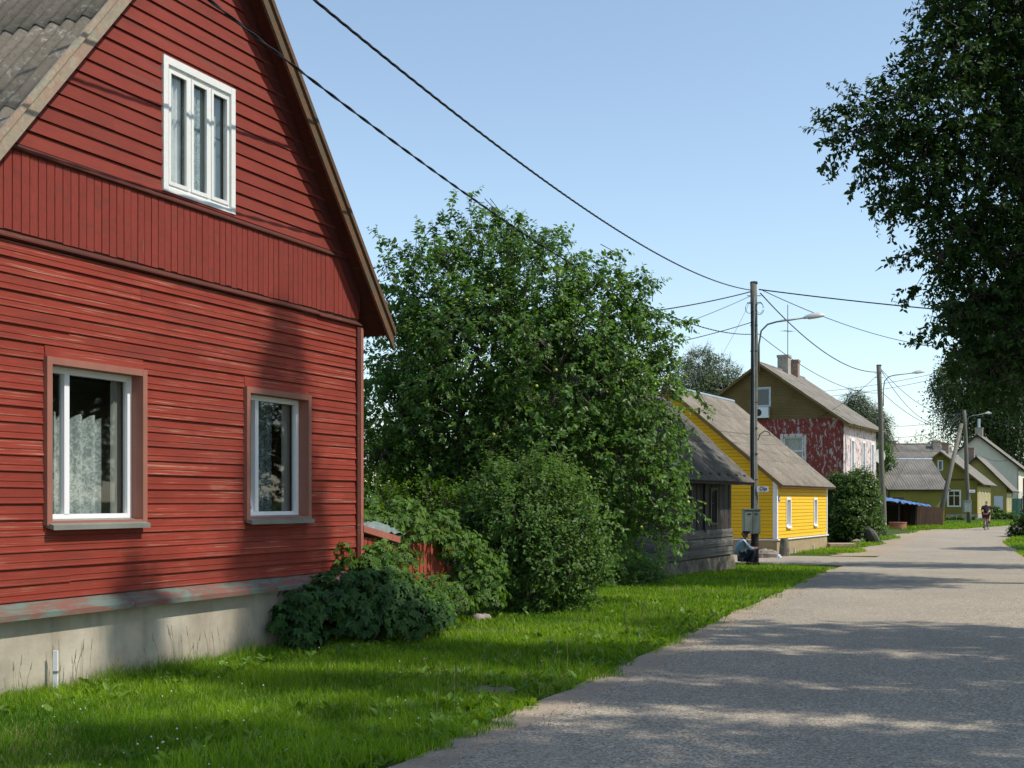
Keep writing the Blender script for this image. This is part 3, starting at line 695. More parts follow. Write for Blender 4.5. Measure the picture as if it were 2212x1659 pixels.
MB().lathe([(.20, 0), (.20, .012), (.05, .012)], 14).build('fan_grille', M['dark'], ac).matrix_local = Matrix.Translation((-.322, .14, .29)) @ Matrix.Rotation(R(-90), 4, 'Y')
for y in (-.3, .3): MB().box((-.34, y-.02, -.05), (.05, y+.02, -.003)).build('bracket', M['dark'], ac)
def aerial(name, label, base, hgt, boom=.7, rz=0):
    t = thing(name, label, 'antenna', base, rz)
    MB().tube([(0,0,0), (0,0,hgt)], .022, 5).build('mast', M['dark'], t)
    for z, n_ in ((hgt*.78, 6), (hgt*.62, 5)):
        b = MB().tube([(-boom/2, 0, z), (boom/2, 0, z)], .012, 4)
        for i in range(n_): q = -boom/2+boom*i/(n_-1); b.tube([(q, -.28, z), (q, .28, z)], .007, 4)
        b.build('aerial_rods', M['dark'], t)
    return t
def on(h, l): return Matrix.Translation(h.root.location) @ Matrix.Rotation(h.root.rotation_euler.z, 4, 'Z') @ Vector(l)
aerial('tv_antenna', 'tall thin aerial mast rising beside the twin chimneys of the peeling building', on(rw, (5.6, rw.W/2, rw.ridge)), 4.1, rz=.6)

# ------------------------------------------------------------------ far houses
FA = math.atan2(.9046, .4263)
oh = House('olive_wooden_house', 'olive green wooden house whose gable stands behind the leaning pole', (38.0, 104.0), FA, 12.5, 5.63, 2.75, .83, e=.5, g=.4, g2=.4, z0=.2)
oh.ridge = 5.46; oh.H = oh.ridge-.83*oh.W/2
def gyo(x): t = (x-CX)/F; return (38.0-t*104)/(t*.4263+.9046)
ow = [(gyo(2076), gyo(2046), .95, 2.35)]; oa = (gyo(2037), gyo(2025.5), 3.95, 4.8)
oso = [(1.4, 2.2, .75, 2.2), (4.0, 4.8, .75, 2.2), (6.8, 7.6, .75, 2.2), (9.6, 10.4, .75, 2.2)]
shell(oh, M['paleyellow'], 0, [ins(q) for q in oso], [ins(q) for q in ow+[oa]], mg=M['olive'])
siding(oh, 'near', M['olive'], .4, oh.H, .16, [ins(q) for q in ow+[oa]], join='gable_boards', lip=.03)
siding(oh, 'near', M['olive'], oh.H+.14, oh.ridge-.1, .16, [ins(oa)], join='gable_boards', lip=.03)
siding(oh, 'street', M['paleyellow'], .4, oh.H-.02, .16, [ins(q) for q in oso], join='wall_boards', lip=.03)
MB().box((-.07, 0, oh.H), (0, oh.W, oh.H+.13)).build('moulding', M['brownboard'], oh.root)
MB().box((-.05, -.05, -.1), (12.5, .0, .38)).box((-.05, 0, -.1), (0, oh.W, .38)).build('foundation', M['plaster'], oh.root)
window(oh, 'near', *ow[0], cw=.09, co=.05, depth=.06, fw=.05, mull=(.5,), transom=(.68,)); window(oh, 'near', *oa, cw=.07, co=.05, depth=.06, fw=.03, curtain=[(oa[0]+.05, oa[1]-.05, oa[2]+.05, oa[3]-.05, M['drape'], 2, .06)])
for q in oso: window(oh, 'street', *q, cw=.1, co=.05, depth=.08, fw=.05, mull=(.5,), curtain=[(q[0]+.1, q[1]-.1, q[2]+.1, q[3]-.1, M['drape'], 3, .15)])
roof(oh, M['eternit_far'], M['ochre'], mridge=M['zinc'], sw=1.25, sh=2, waves=7, msof=M['darkwood'], verge=.12)
chimney(oh, 3.0, 2.8, oh.ridge+.9, .55, .55, M['brick'])
y2 = House('small_yellow_house', 'small yellow house with one steep gable between the olive and the cream houses', (46.6, 120.0), FA, 9, 5.3, 2.6, 1.05, e=.5, g=.4, g2=.4, z0=.2)
y2.ridge = 5.6; y2.H = y2.ridge-1.05*y2.W/2
def gy2(x): t = (x-CX)/F; return (46.6-t*120)/(t*.4263+.9046)
y2g = [(gy2(2135), gy2(2127), 2.9, 3.5)]; y2s = [(1.0, 1.9, .6, 2.1), (4, 4.9, .6, 2.1)]
shell(y2, M['paleyellow'], 0, [ins(q) for q in y2s], [ins(q) for q in y2g])
siding(y2, 'near', M['paleyellow'], .35, y2.ridge-.1, .17, [ins(q) for q in y2g], join='gable_boards', lip=.03)
siding(y2, 'street', M['paleyellow'], .35, y2.H-.02, .17, [ins(q) for q in y2s], join='wall_boards', lip=.03)
for q in y2g: window(y2, 'near', *q, cw=.07, co=.05, depth=.06, mc=M['darkwood'], fw=.04)
for q in y2s: window(y2, 'street', *q, cw=.12, co=.05, depth=.08, fw=.05, mull=(.5,))
roof(y2, M['eternit_far'], M['darkwood'], sw=1.25, sh=2, waves=7, msof=M['darkwood'], verge=.12)
chimney(y2, 2.6, 3.4, 6.6, .6, .6, M['brick'])
MB().box((-.05, .3, .5), (-.02, 1.1, 1.9)).build('white_board', M['sign'], y2.root)
ch = House('cream_rendered_house', 'tall cream rendered house with a dark roof, farthest at the right', (55.7, 140.0), FA, 12, 8.5, 4.3, .83, e=.5, g=.4, g2=.4, z0=.25)
ch.ridge = 8.75; ch.H = ch.ridge-.83*ch.W/2
def gyc(x): t = (x-CX)/F; return (55.7-t*140)/(t*.4263+.9046)
cg = [(gyc(2122), gyc(2110), 5.0, 6.2), (gyc(2173), gyc(2164), 2.3, 3.1)]; cso = [(1.5, 2.5, 1, 2.5), (5, 6, 1, 2.5)]
shell(ch, M['cream'], 0, [ins(q) for q in cso], [ins(q) for q in cg])
for q in cg: window(ch, 'near', *q, cw=.12, co=.05, depth=.08, mc=M['brownboard'], mf=M['darkwood'], fw=.06)
for q in cso: window(ch, 'street', *q, cw=.12, co=.05, depth=.08, fw=.06, mull=(.5,))
roof(ch, M['eternit_far'], M['darkwood'], sw=1.5, sh=2.4, waves=7, msof=M['darkwood'], verge=.2)
chimney(ch, 1.8, 4.25, ch.ridge+.9, .8, .8, M['chimney_render'])
MB().tube([(1.8, 4.25, ch.ridge+.9), (1.8, 4.25, ch.ridge+1.9)], .14, 8).build('steel_flue', M['zinc'], ch.root)
MB().tube([(-.1, -.55, .2), (-.1, -.55, 3.9)], .1, 6).build('downpipe', M['dark'], ch.root)
# long grey roofed house and the corrugated outbuilding left of the olive gable
def longhouse(name, label, x0, x1, yr, ye, Y, depth, mroof, mwall, zg, waves=7, sw=1.2):
    A = pt(x0, 0, Y); B = pt(x1, 0, Y); L_ = (B-A).length; zr = pt(0, yr, Y).z-zg; ze = EYE-(ye-HY)/F*(Y-depth/2)-zg
    h = House(name, label, (A.x, Y-depth/2), R(2), L_, depth, ze+.05, (zr-ze)/(depth/2+.35), e=.35, g=.2, g2=.2, z0=zg)
    h.ridge = zr-.06; h.H = h.ridge-h.sl*h.W/2
    shell(h, mwall, 0); roof(h, mroof, M['darkwood'], sw=sw, sh=2.0, waves=waves, msof=M['darkwood'], verge=.12, mridge=M['zinc'] if waves > 7 else None); return h
lh = longhouse('long_grey_roofed_house', 'long low house with a weathered grey roof and two chimneys, behind the olive gable', 1916, 2046, 960, 1010, 132, 9, M['eternit_far'], M['ochre'], .26)
for x, yt in ((1936, 952), (2033, 951)):
    lxx = (pt(x, 0, 130).x-lh.root.location.x); chimney(lh, lxx, 3.6, pt(0, yt, 131).z-.26, .75, .6, M['stone'])
aerial('tv_antenna', 'short aerial standing on the long grey roof between its chimneys', pt(2016, 962, 132), 3.0, .8)
aerial('tv_antenna', 'tall aerial rising beside the right chimney of the long grey roof', pt(2037, 957, 131), 6.5, 1.2, .5)
ob = longhouse('corrugated_outbuilding', 'low outbuilding with a striped corrugated roof left of the olive gable', 1890, 2012, 993, 1058, 99, 7, M['eternit_far'], M['olive'], .12, waves=8, sw=1.5)
br = House('brown_roofed_house', 'house with a dark brown roof peeping out between the poles', (42.5, 143), FA+.9, 9, 8, 4.2, .62, z0=.25)
shell(br, M['brownboard'], 0); roof(br, simple('dark_brown_roofing', (.05, .035, .03), .8, .2, 4, .2), M['darkwood'], sw=1.5, sh=2.4, msof=M['darkwood'])
pk = House('pink_house', 'pink rendered house cut by the right edge of the picture', (60.5, 150), FA, 9, 7, 3.6, .8, z0=.25)
shell(pk, M['pink'], 0); roof(pk, M['eternit_far'], M['darkwood'], sw=1.5, sh=2.4)
gt = thing('garden_gate', 'dark green board gate at the foot of the cream house', 'gate', pt(2180, 1113, 126), FA-1.2)
for i in range(8): MB().box((i*.16, 0, 0), (i*.16+.145, .03, 1.65+.03*(i % 2))).build('gate_board', M['greenpaint'], gt)
for x in (-.12, 1.3): MB().box((x, -.05, 0), (x+.12, .07, 1.9)).build('gate_post', M['darkwood'], gt)
# lean-to shed with the blue tarpaulin
sp = gnd(1900, 1139.5); shd = thing('open_shed', 'dark open lean-to shed under a blue tarpaulin roof', 'shed', (sp.x, 80, gz(80)), 0)
w_ = (1985-1900)*80/F
for x in (0, 1.3, w_-.1): MB().box((x, 0, 0), (x+.1, .1, 1.75-.25*x/w_)).build('post', M['darkwood'], shd)
for i in range(int(w_/.16)): MB().box((i*.16, 2.4, 0), (i*.16+.15, 2.43, 1.9)).build('back_board', M['darkwood'], shd)
for j in range(14): MB().box((w_+.0, .1+j*.165, 0), (w_+.03, .1+j*.165+.155, 1.6)).build('end_board', M['darkwood'], shd)
MB().box((-.05, -.05, 1.45), (w_+.1, 2.6, 1.5)).build('roof_deck', M['darkwood'], shd).rotation_euler = (0, R(1.5), 0)
tp = MB(); K = 24; x0, x1 = -.4, (2010-1900)*80/F
for i in range(K+1):
    x = x0+(x1-x0)*i/K
    for j in range(9):
        t = j/8; y = -.55+2.9*t; z = 1.88-.50*i/K+.30*t*(1-i/K*.5)+.03*math.sin(i*1.9+j)+.02*math.sin(i*4.1+j*2.2)-(.09+.05*math.sin(i*2.7) if j == 0 else 0)
        tp.v.append((x, y, z))
tp.f = [(i*9+j, i*9+j+1, (i+1)*9+j+1, (i+1)*9+j) for i in range(K) for j in range(8)]
tt = tp.build('blue_tarpaulin', M['tarp'], None); tt.location = shd.location; tag(tt, 'wrinkled blue tarpaulin laid over the lean-to shed', 'tarpaulin')
bf = thing('board_fence', 'brown upright board fence between the shed and the olive house', 'fence', (pt(1952, 0, 81.5).x, 81.5, gz(81.5)), R(4))
x = 0
while x < (2037-1952)*82/F:
    ww = random.uniform(.12, .17); MB().box((x, 0, 0), (x+ww-.012, .03, 1.45-.10*x+random.uniform(-.03, .03))).build('board', M['brownboard'], bf); x += ww
MB().box((0, .032, .3), (x, .07, .38)).build('rail', M['brownboard'], bf); MB().box((0, .032, .95), (x, .07, 1.03)).build('rail', M['brownboard'], bf)
wl_ = gnd(1939.5, 1143); tag(MB().lathe([(.5, -.1), (.5, .36), (.53, .36), (.53, .42), (.0, .42)], 20).build('well_ring', M['terracotta'], None, smooth=False), 'round terracotta well ring standing in front of the shed', 'well').location = wl_

# ------------------------------------------------------------------ poles, lamps, cabinets, signs, cables
P1 = Vector((7.75, 40.7, gz(40.7))); P2 = gnd(1909.5, 1156.7); P3 = gnd(2093.5, 1133.5)
def pole(name, label, base, top, r0, r1, lamp=None, group='street poles', conduit=True, scale=1.0):
    t = thing(name, label, 'pole', base, 0, group); tp_ = Vector(top)-Vector(base)
    K = 8; pts = [tp_*(i/K)+Vector((.02*math.sin(i*1.3), .02*math.cos(i*1.9), 0)) for i in range(K+1)]; pts[0] = Vector((0, 0, -.3))
    MB().tube(pts, [r0+(r1-r0)*i/K for i in range(K+1)], 14).build('pole_shaft', M['pole'], t, smooth=True)
    MB().tube([tp_-Vector((0,0,.02)), tp_+Vector((0,0,.05))], [r1+.02, r1+.012], 14).build('pole_cap', M['dark'], t)
    for q in (.93, .955): MB().tube([tp_*q+Vector((-r1-.12, -.03, 0)), tp_*q+Vector((r1+.12, -.03, 0))], .012, 5).build('hook_bolt', M['dark'], t)
    if conduit:
        for dx, rr, m, zt in ((-.085, .024, M['dark'], .90), (-.02, .016, M['zinc'], .95), (-.125, .014, M['rubber'], .93)):
            MB().tube([Vector((dx, -r0-.015, 1.4*scale)), tp_*.5+Vector((dx, -r0-.0, 0)), tp_*zt+Vector((dx*.8, -r1-.01, 0))], rr, 6).build('conduit', m, t)
        for q in np.linspace(.3, .85, 7): p = tp_*q; MB().tube([p+Vector((0,0,-.012)), p+Vector((0,0,.012))], r0+(r1-r0)*q+.012, 14).build('band', M['dark'], t)
        for k in range(5):
            a = k*1.2; q = tp_*.93; b = MB(); r = .1+.05*random.random(); cx = (-.17 if k % 2 else .17)
            b.tube([q+Vector((cx+r*math.cos(w_), -.06+.05*math.sin(w_*2+a), -.18+r*1.5*math.sin(w_))) for w_ in np.linspace(0, 6.0, 12)], .006, 4).build('slack_wire', M['rubber'], t)
    if lamp:
        z0, z1, ax, ay = lamp; rr = .028*scale
        pr = [(r1+.05, z0), (r1+.05, z0+(z1-z0)*.55), (r1+.12, z0+(z1-z0)*.82), (r1+.32, z0+(z1-z0)*.95), (r1+.6, z1), (ax, z1+.12)]
        d = Vector((1, ay, 0)).normalized()
        base_at = lambda z: tp_*(z/tp_.z)
        MB().tube([Vector((base_at(z0).x, base_at(z0).y, 0))+d*x+Vector((0,0,z)) for x, z in pr], rr, 8).build('lamp_arm', M['lamparm'], t, smooth=True)
        hd = MB(); L_ = .62*scale; n_ = 9; sec = []
        for i in range(n_+1):
            u = i/n_; w2 = .145*scale*math.sin(math.pi*min(1, .12+.80*u))**.6; h2 = .15*scale*math.sin(math.pi*min(1, .10+.84*u))**.5
            sec.append((u*L_, w2, h2))
        m = 10; org = Vector((base_at(z0).x, base_at(z0).y, 0))+d*(ax-.05)+Vector((0,0,z1+.08)); sd = Vector((-d.y, d.x, 0))
        for u, w2, h2 in sec:
            for k in range(m):
                a = math.pi*k/(m-1); hd.v.append(tuple(org+d*u+sd*(w2*math.cos(a))+Vector((0,0,h2*math.sin(a)+.13*u))))
        hd.f = [(i*m+k, i*m+k+1, (i+1)*m+k+1, (i+1)*m+k) for i in range(n_) for k in range(m-1)]+[tuple(i*m for i in range(n_+1))[::-1]+tuple(i*m+m-1 for i in range(n_+1))][:0]
        hd.f += [tuple(range(m)), tuple(range(n_*m, n_*m+m))]+[(i*m, (i+1)*m, (i+1)*m+m-1, i*m+m-1) for i in range(n_)]
        h_ = hd.build('lamp_head', M['lampgrey'], t, smooth=False)
        bowl = MB()
        for u, w2, h2 in sec[2:]:
            for k in range(m):
                a = math.pi*k/(m-1); bowl.v.append(tuple(org+d*u+sd*(w2*.85*math.cos(a))-Vector((0,0,h2*.28*math.sin(a)-.13*u))))
        bowl.f = [(i*m+k, i*m+k+1, (i+1)*m+k+1, (i+1)*m+k) for i in range(n_-2) for k in range(m-1)]
        bowl.build('lamp_glass', M['sign'], h_, smooth=True)
    return t, tp_
T1 = pt(1628.5, 612, 40.7); p1t, p1v = pole('utility_pole', 'tall wooden street pole with a grey cabinet and the Oja sign, nearest of the poles', P1, T1, .125, .105, lamp=(6.15, 7.72, 1.62, -.12))
T2 = pt(1898.6, 790, P2.y); p2t, p2v = pole('utility_pole', 'second wooden street pole, standing before the peeling red and white building', P2, T2, .15, .12, lamp=(6.9, 8.55, 1.75, -.1), conduit=False)
T3 = pt(2083, 886, P3.y); p3t, p3v = pole('utility_pole', 'far wooden street pole braced by a leaning pole in front of the olive house', P3, T3, .15, .12, lamp=(6.6, 7.3, 1.35, -.1), conduit=False)
bb = gnd(2023.8, 1136); bt = pt(2077, 916, P3.y)
brc = thing('leaning_brace_pole', 'slanted wooden pole leaning against the far street pole', 'pole', bb, 0)
MB().tube([Vector((0,0,-.2)), bt-bb], [.16, .13], 12).build('pole_shaft', M['pole'], brc, smooth=True)
MB().tube([(bt-bb)*.985+Vector((-.2,0,0)), (bt-bb)*.985+Vector((.35,0,0))], .02, 5).build('bolt', M['dark'], brc)
stub = thing('pole_stub', 'short dark timber stub set against the foot of the nearest pole', 'pole stub', (P1.x-.03, P1.y-.27, P1.z))
MB().tube([(0,0,-.2), (0,.02,1.0), (0.0,.03,1.08)], [.12, .115, .08], 12).build('stub_shaft', M['darkwood'], stub, smooth=True)
# cast iron hook on pole
MB().tube([P1+Vector((.11,-.02,3.95))-P1, P1+Vector((.18,-.03,4.15))-P1, P1+Vector((.32,-.05,4.24))-P1, P1+Vector((.45,-.06,4.20))-P1, P1+Vector((.5,-.07,4.10))-P1, P1+Vector((.46,-.07,4.13))-P1], .016, 6).build('curved_hook', M['dark'], p1t)
def cabinet(label, px, x0, x1, y0, y1, Y, mk):
    a, b_ = pt(x0, y1, Y), pt(x1, y0, Y); t = thing('electrical_cabinet', label, 'cabinet', ((a.x+b_.x)/2, Y, a.z)); w2 = (b_.x-a.x)/2; h_ = b_.z-a.z
    t.rotation_euler = (0, 0, R(6))
    MB().box((-w2, 0, 0), (w2, .26, h_)).build('cabinet_body', M['cabinet'], t)
    for s in (-1, 1):
        MB().box((s*w2*.5-w2*.47, -.018, .02), (s*w2*.5+w2*.47, -.002, h_-.05)).build('cabinet_door', M['cabinet'], t)
        v = MB()
        for k in range(3): v.box((s*w2*.42-w2*.22, -.024, h_*.79+k*.018), (s*w2*.42+w2*.22, -.0185, h_*.79+k*.018+.010))
        v.build('vent_slots', M['dark'], t)
    MB().box((-w2-.02, -.04, h_), (w2+.02, .28, h_+.03)).build('cabinet_top', M['cabinet'], t)
    return t, w2, h_
cb, w2, h_ = cabinet('grey green steel cabinet strapped to the nearest street pole', 1626, 1607.5, 1643.5, 1101, 1153.5, P1.y-.42, 1)
for k, (x, dx) in enumerate(((-.17, .12), (.0, .02), (.15, .05), (.2, -.12))):
    MB().tube([(x, .12, 0), (x+.01, .1, -.18), (x+dx*.6, .12, -.36), (x+dx, .2, -.30 if k else -.42), (x*.2, .26, -.1 if k > 1 else -.5)], .018, 6).build('cable_loop', M['rubber'] if k != 2 else M['zinc'], cb)
cb3, w3, h3 = cabinet('small grey cabinet on the far street pole in front of the olive house', 2090, 2082.5, 2099, 1081.5, 1106.5, P3.y-.42, 1)
def sign(label, text, x0, x1, y0, y1, Y, cat='street sign', size=.13, dz=.045):
    a, b_ = pt(x0, y1, Y), pt(x1, y0, Y); t = thing('street_sign', label, cat, (a.x, Y, a.z)); t.rotation_euler = (0, 0, R(-4)); W_, H_ = b_.x-a.x, b_.z-a.z
    MB().box((0, 0, 0), (W_, .012, H_)).build('sign_plate', M['sign'], t)
    if text:
        cu = bpy.data.curves.new('lettering', 'FONT'); cu.body = text; cu.size = size; cu.extrude = .002; cu.align_x = 'CENTER'; cu.offset = .0015
        to = bpy.data.objects.new('tmp', cu); C.objects.link(to); dg = bpy.context.evaluated_depsgraph_get(); me = bpy.data.meshes.new_from_object(to.evaluated_get(dg))
        bpy.data.objects.remove(to); me.name = 'lettering'; me.materials.clear(); o = link('lettering', me, M['signblue'], t); o.location = (W_*.55, -.004, dz); o.rotation_euler = (R(90), 0, 0)
    else:
        MB().box((W_*.2, -.004, H_*.35), (W_*.8, -.001, H_*.62)).build('lettering', simple('faded_lettering', (.32, .34, .5), .5, .3, 30, 0), t)
    return t
sign('white street sign reading Oja fixed to the nearest pole', 'Oja', 1635, 1660, 1050.5, 1062.5, P1.y-.16, size=.165, dz=.055)
sign('small white street sign on the far pole, its letters too faint to read', None, 2094, 2106, 1058, 1064, P3.y-.18)

def cable(label, A, B, sag, r=.012, strands=1, n=None, group=None):
    A, B = Vector(A), Vector(B); L_ = (B-A).length; b = MB()
    P = lambda t: A.lerp(B, t)-Vector((0, 0, 4*sag*t*(1-t)))
    if strands == 1:
        K = n or 28; b.tube([P(i/K) for i in range(K+1)], r, 5)
    else:
        K = int(L_/.055); q = (B-A).normalized(); s1 = q.cross(Vector((0,0,1))).normalized(); s2 = s1.cross(q)
        for s in range(strands):
            pts = []
            for i in range(K+1):
                t = i/K; a = t*L_/.75*6.283+s*6.283/strands; pts.append(P(t)+s1*(r*.95*math.cos(a))+s2*(r*.95*math.sin(a)))
            b.tube(pts, r, 5)
    o = b.build('overhead_cable', M['rubber'], None, smooth=True); tag(o, label, 'cable', group); return o
A1 = P1+Vector((-.12, -.05, (T1.z-P1.z)*.975))
NEAR = Vector((-6.6, -1.0, 7.32))
pole('utility_pole', 'wooden street pole behind the viewer that carries the two twisted cables', (-6.75, -1.05, 0), (-6.72, -1.05, 7.6), .13, .11, conduit=False)
cable('upper thick twisted cable sweeping across the sky down to the nearest pole', NEAR, A1, 1.244, .009, 3)
cable('lower twisted cable crossing the red gable', Vector((-6.6, -1.0, 7.07)), Vector((7.66, 40.6, EYE+361/F*40.6)), 1.46, .0085, 2)
cable('thick cable leaving the nearest pole almost level into the oak crown at the right', A1+Vector((.25, 0, .02)), Vector((26, 34.0, 6.1)), .35, .02)
cable('sagging cable from the top of the nearest pole to the top of the second pole', A1+Vector((.3, 0, -.1)), P2+Vector((-.1, 0, p2v.z*.965)), .75, .02)
cable('thin cable from the nearest pole down to the second pole at lamp height', P1+Vector((.12, 0, 7.35)), P2+Vector((-.1, 0, p2v.z*.84)), .55, .012)
cable('thin cable from the nearest pole towards the oak', A1+Vector((.35, 0, 0)), pt(2080, 752, 62), .45, .013)
for lab, x, y, Y, z0, r, sg in (('upper cable running left from the nearest pole into the apple tree', 1300, 684, 36, .97, .018, .10), ('steep thin wire running left from the nearest pole top', 1330, 742, 38, .955, .009, .12),
                         ('thin cable rising from the apple tree to the middle of the nearest pole', 1300, 768, 36, .86, .013, .10), ('faint steep wire from the nearest pole down behind the yellow roof', 1552, 778, 60, .94, .006, .1)):
    cable(lab, P1+Vector((-.12, 0, p1v.z*z0)), pt(x, y, Y), sg, r)
cable('service drop from the second pole to the ochre gable of the peeling building', P2+Vector((-.1, 0, p2v.z*.97)), pt(1690, 930, 68.6), .5, .012)
for lab, a, b_, sg in (('upper of two wires from the second pole to the far pole', (1903, 797, P2.y), (2084, 892, P3.y), .9), ('lower of two wires from the second pole to the far pole', (1903, 799, P2.y), (2078, 900, P3.y), 1.5),
                      ('lowest wire from the second pole to the far pole', (1904, 846, P2.y), (2080, 925, P3.y), .7), ('wire from the far pole away to the right edge', (2088, 887, P3.y), (2260, 925, 90), .4),
                      ('long level wire passing behind the second pole', (1700, 850, 95), (2110, 784, 85), .4), ('long level wire just below its twin behind the second pole', (1700, 862, 95), (2110, 796, 85), .4),
                      ('low wire left of the far pole over the long grey roof', (1920, 920, 92), (2075, 897, P3.y), .25), ('lower wire left of the far pole above the chimneys', (1915, 945, 92), (2078, 918, P3.y), .25),
                      ('slack wire hanging at the right in front of the cream house', (2120, 985, 100), (2240, 950, 95), .9), ('wire falling from the far pole to the olive house roof', (2080, 922, P3.y), (1935, 958, 110), .5)):
    cable(lab, pt(*a), pt(*b_), sg, .014)

# ------------------------------------------------------------------ fence, stones, small things
fx = U(13.36)
fr = thing('red_slat_fence', 'low red slat fence half buried in creeper beside the red house corner', 'fence', FOOT+dirU*13.38, math.atan2(dirU.y, dirU.x))
FL = 2.35; x = 0
while x < FL:
    zt = 1.22-.16*math.exp(-((x-.95)/.5)**2)-.05*x*.2; MB().box((x, 0, .12), (x+.085, .022, zt-.05+random.uniform(-.01, .01))).build('slat', M['fence'], fr); x += .105
pts_ = [(0, 1.28), (.92, 1.12)], [(1.35, 1.16), (FL+.1, 1.22)]
for (a, za), (b_, zb) in pts_: MB().hexa([(a, -.06, za-.05), (b_, -.06, zb-.05), (b_, .07, zb-.05), (a, .07, za-.05), (a, -.06, za+.03), (b_, -.06, zb+.03), (b_, .07, zb+.05), (a, .07, za+.05)]).build('top_rail', M['pink_post'], fr)
MB().box((0, .024, .35), (FL, .06, .43)).build('rail', M['fence'], fr); MB().box((FL-.02, -.05, 0), (FL+.1, .07, 1.24)).build('post', M['fence'], fr)
ps = MB(); K = 14
for i in range(K+1):
    for j in range(7):
        t, u = i/K, j/6; ps.v.append((.05+1.15*t, .0+.30*u, 1.24-.06*t+.13*math.sin(math.pi*t)*math.sin(math.pi*u)**.5+.018*math.sin(i*2.3+j*1.7)))
ps.f = [(i*7+j, i*7+j+1, (i+1)*7+j+1, (i+1)*7+j) for i in range(K) for j in range(6)]
o = ps.build('plastic_sheet', M['plastic_sheet'], None); o.matrix_world = Matrix.Translation(fr.location) @ Matrix.Rotation(fr.rotation_euler.z, 4, 'Z'); tag(o, 'crumpled clear plastic sheet lying on the red fence rail', 'plastic sheet')
def rock(name, label, p, s, seed, m='stone', cat='stone', group=None, rz=0):
    r = random.Random(seed); V = []; n_, m_ = 12, 8
    ph = [r.uniform(0, 6.28) for _ in range(6)]
    for j in range(m_+1):
        th = math.pi*j/m_
        for i in range(n_):
            a = 2*math.pi*i/n_; k = 1+.13*math.sin(2*a+ph[0])*math.sin(th*2+ph[1])+.10*math.sin(3*a+ph[2])+.07*math.sin(5*th+ph[3])+.05*r.uniform(-1, 1)
            V.append((s[0]*k*math.sin(th)*math.cos(a), s[1]*k*math.sin(th)*math.sin(a), s[2]*k*math.cos(th)))
    b = MB(); b.add(V, [(j*n_+i, j*n_+(i+1) % n_, (j+1)*n_+(i+1) % n_, (j+1)*n_+i) for j in range(m_) for i in range(n_)])
    o = b.build(name, M[m], None, smooth=seed % 2 == 0); o.location = p; o.rotation_euler = (0, 0, rz); return tag(o, label, cat, group)
p = gnd(1656, 1206); rock('boulder', 'large rounded brown boulder lying by the yellow house corner', (p.x, p.y, p.z+.06), (.46, .34, .27), 3)
p = gnd(1694.5, 1202); t = thing('guard_post', 'tapered concrete guard post at the yellow house corner', 'post', p)
MB().lathe([(.21, -.1), (.205, .05), (.185, .3), (.15, .62), (.12, .67), (0, .67)], 14).build('post_shaft', M['fieldstone'], t, smooth=False)
p = gnd(1683, 1207); rock('stone', 'small white stone between the boulder and the guard post', (p.x, p.y, p.z+.05), (.09, .08, .09), 5, 'sign')
p = gnd(1818, 1184.5); t = thing('concrete_slab', 'flat reddish concrete slab lying past the yellow house', 'slab', p, HA)
MB().hexa([(-.55,-.3,-.02), (.55,-.3,-.02), (.55,.5,-.02), (-.55,.5,-.02), (-.55,-.28,.2), (.55,-.3,.2), (.5,.5,.22), (-.55,.5,.22)]).build('slab_body', M['slab'], t); t.rotation_euler.z = 0
for k, (x, y, s, nm) in enumerate(((1851, 1166, .17, 'pale stone at the left end of the rubble pile'), (1850, 1173, .16, 'low stone at the near left of the rubble pile'), (1862, 1171, .15, 'small stone in the middle of the rubble pile'), (1870, 1170, .17, 'rounded stone near the right of the rubble pile'), (1858, 1163, .14, 'upper stone resting on the rubble pile'))):
    p = gnd(x, y+2); rock('stone', nm, (p.x, p.y, p.z+s*.6), (s*1.2, s, s*.8), 20+k, 'slab' if k < 2 else 'stone', group='rubble stones by the lilac')
p = gnd(1884, 1173); o = rock('tree_stump', 'gnarled pale stump leaning at the right end of the rubble pile', (p.x, p.y, p.z+.3), (.27, .22, .5), 33, 'log', 'stump'); o.rotation_euler = (0, R(-28), 0)
p = gnd(1039, 1345); rock('stone', 'small brownish stone in the grass under the shrub', (p.x, p.y, p.z+.04), (.13, .09, .08), 8)
p = gnd(1062, 1496); rock('stone', 'flat grey stone sunk in the verge near the road', (p.x, p.y, p.z+.0), (.24, .15, .05), 9, 'fieldstone')
p = gnd(955, 1335); rock('stone', 'reddish stone half hidden by creeper at the fence foot', (p.x+.25, p.y+.1, p.z+.03), (.12, .1, .07), 11)
p = FOOT+dirU*8.20+dirN*.12
t = thing('white_marker_stake', 'thin white stake upright at the grey foundation of the red house', 'stake', p)
MB().box((-.018, -.012, 0), (.018, .012, .36)).build('stake_shaft', M['white'], t); MB().box((-.02, -.014, .17), (.02, .014, .19)).build('band', M['grey_sill'], t)

# ------------------------------------------------------------------ people
def skinned(name, m, pts, edges, parent, sub=2):
    me = bpy.data.meshes.new(name); me.from_pydata([p[:3] for p in pts], edges, []); o = link(name, me, m, parent)
    md = o.modifiers.new('skin', 'SKIN'); md.use_smooth_shade = True
    for v, p in zip(me.skin_vertices[0].data, pts): v.radius = (p[3], p[4] if len(p) > 4 else p[3])
    me.skin_vertices[0].data[0].use_root = True
    s = o.modifiers.new('sub', 'SUBSURF'); s.levels = s.render_levels = sub
    return o
man = thing('person', 'man in a light blue shirt and dark jeans squatting by the pole, smoking', 'person', (0,0,0)); mp = gnd(1606, 1221.5); man.location = mp; man.scale = (1.06, 1.06, 1.06)
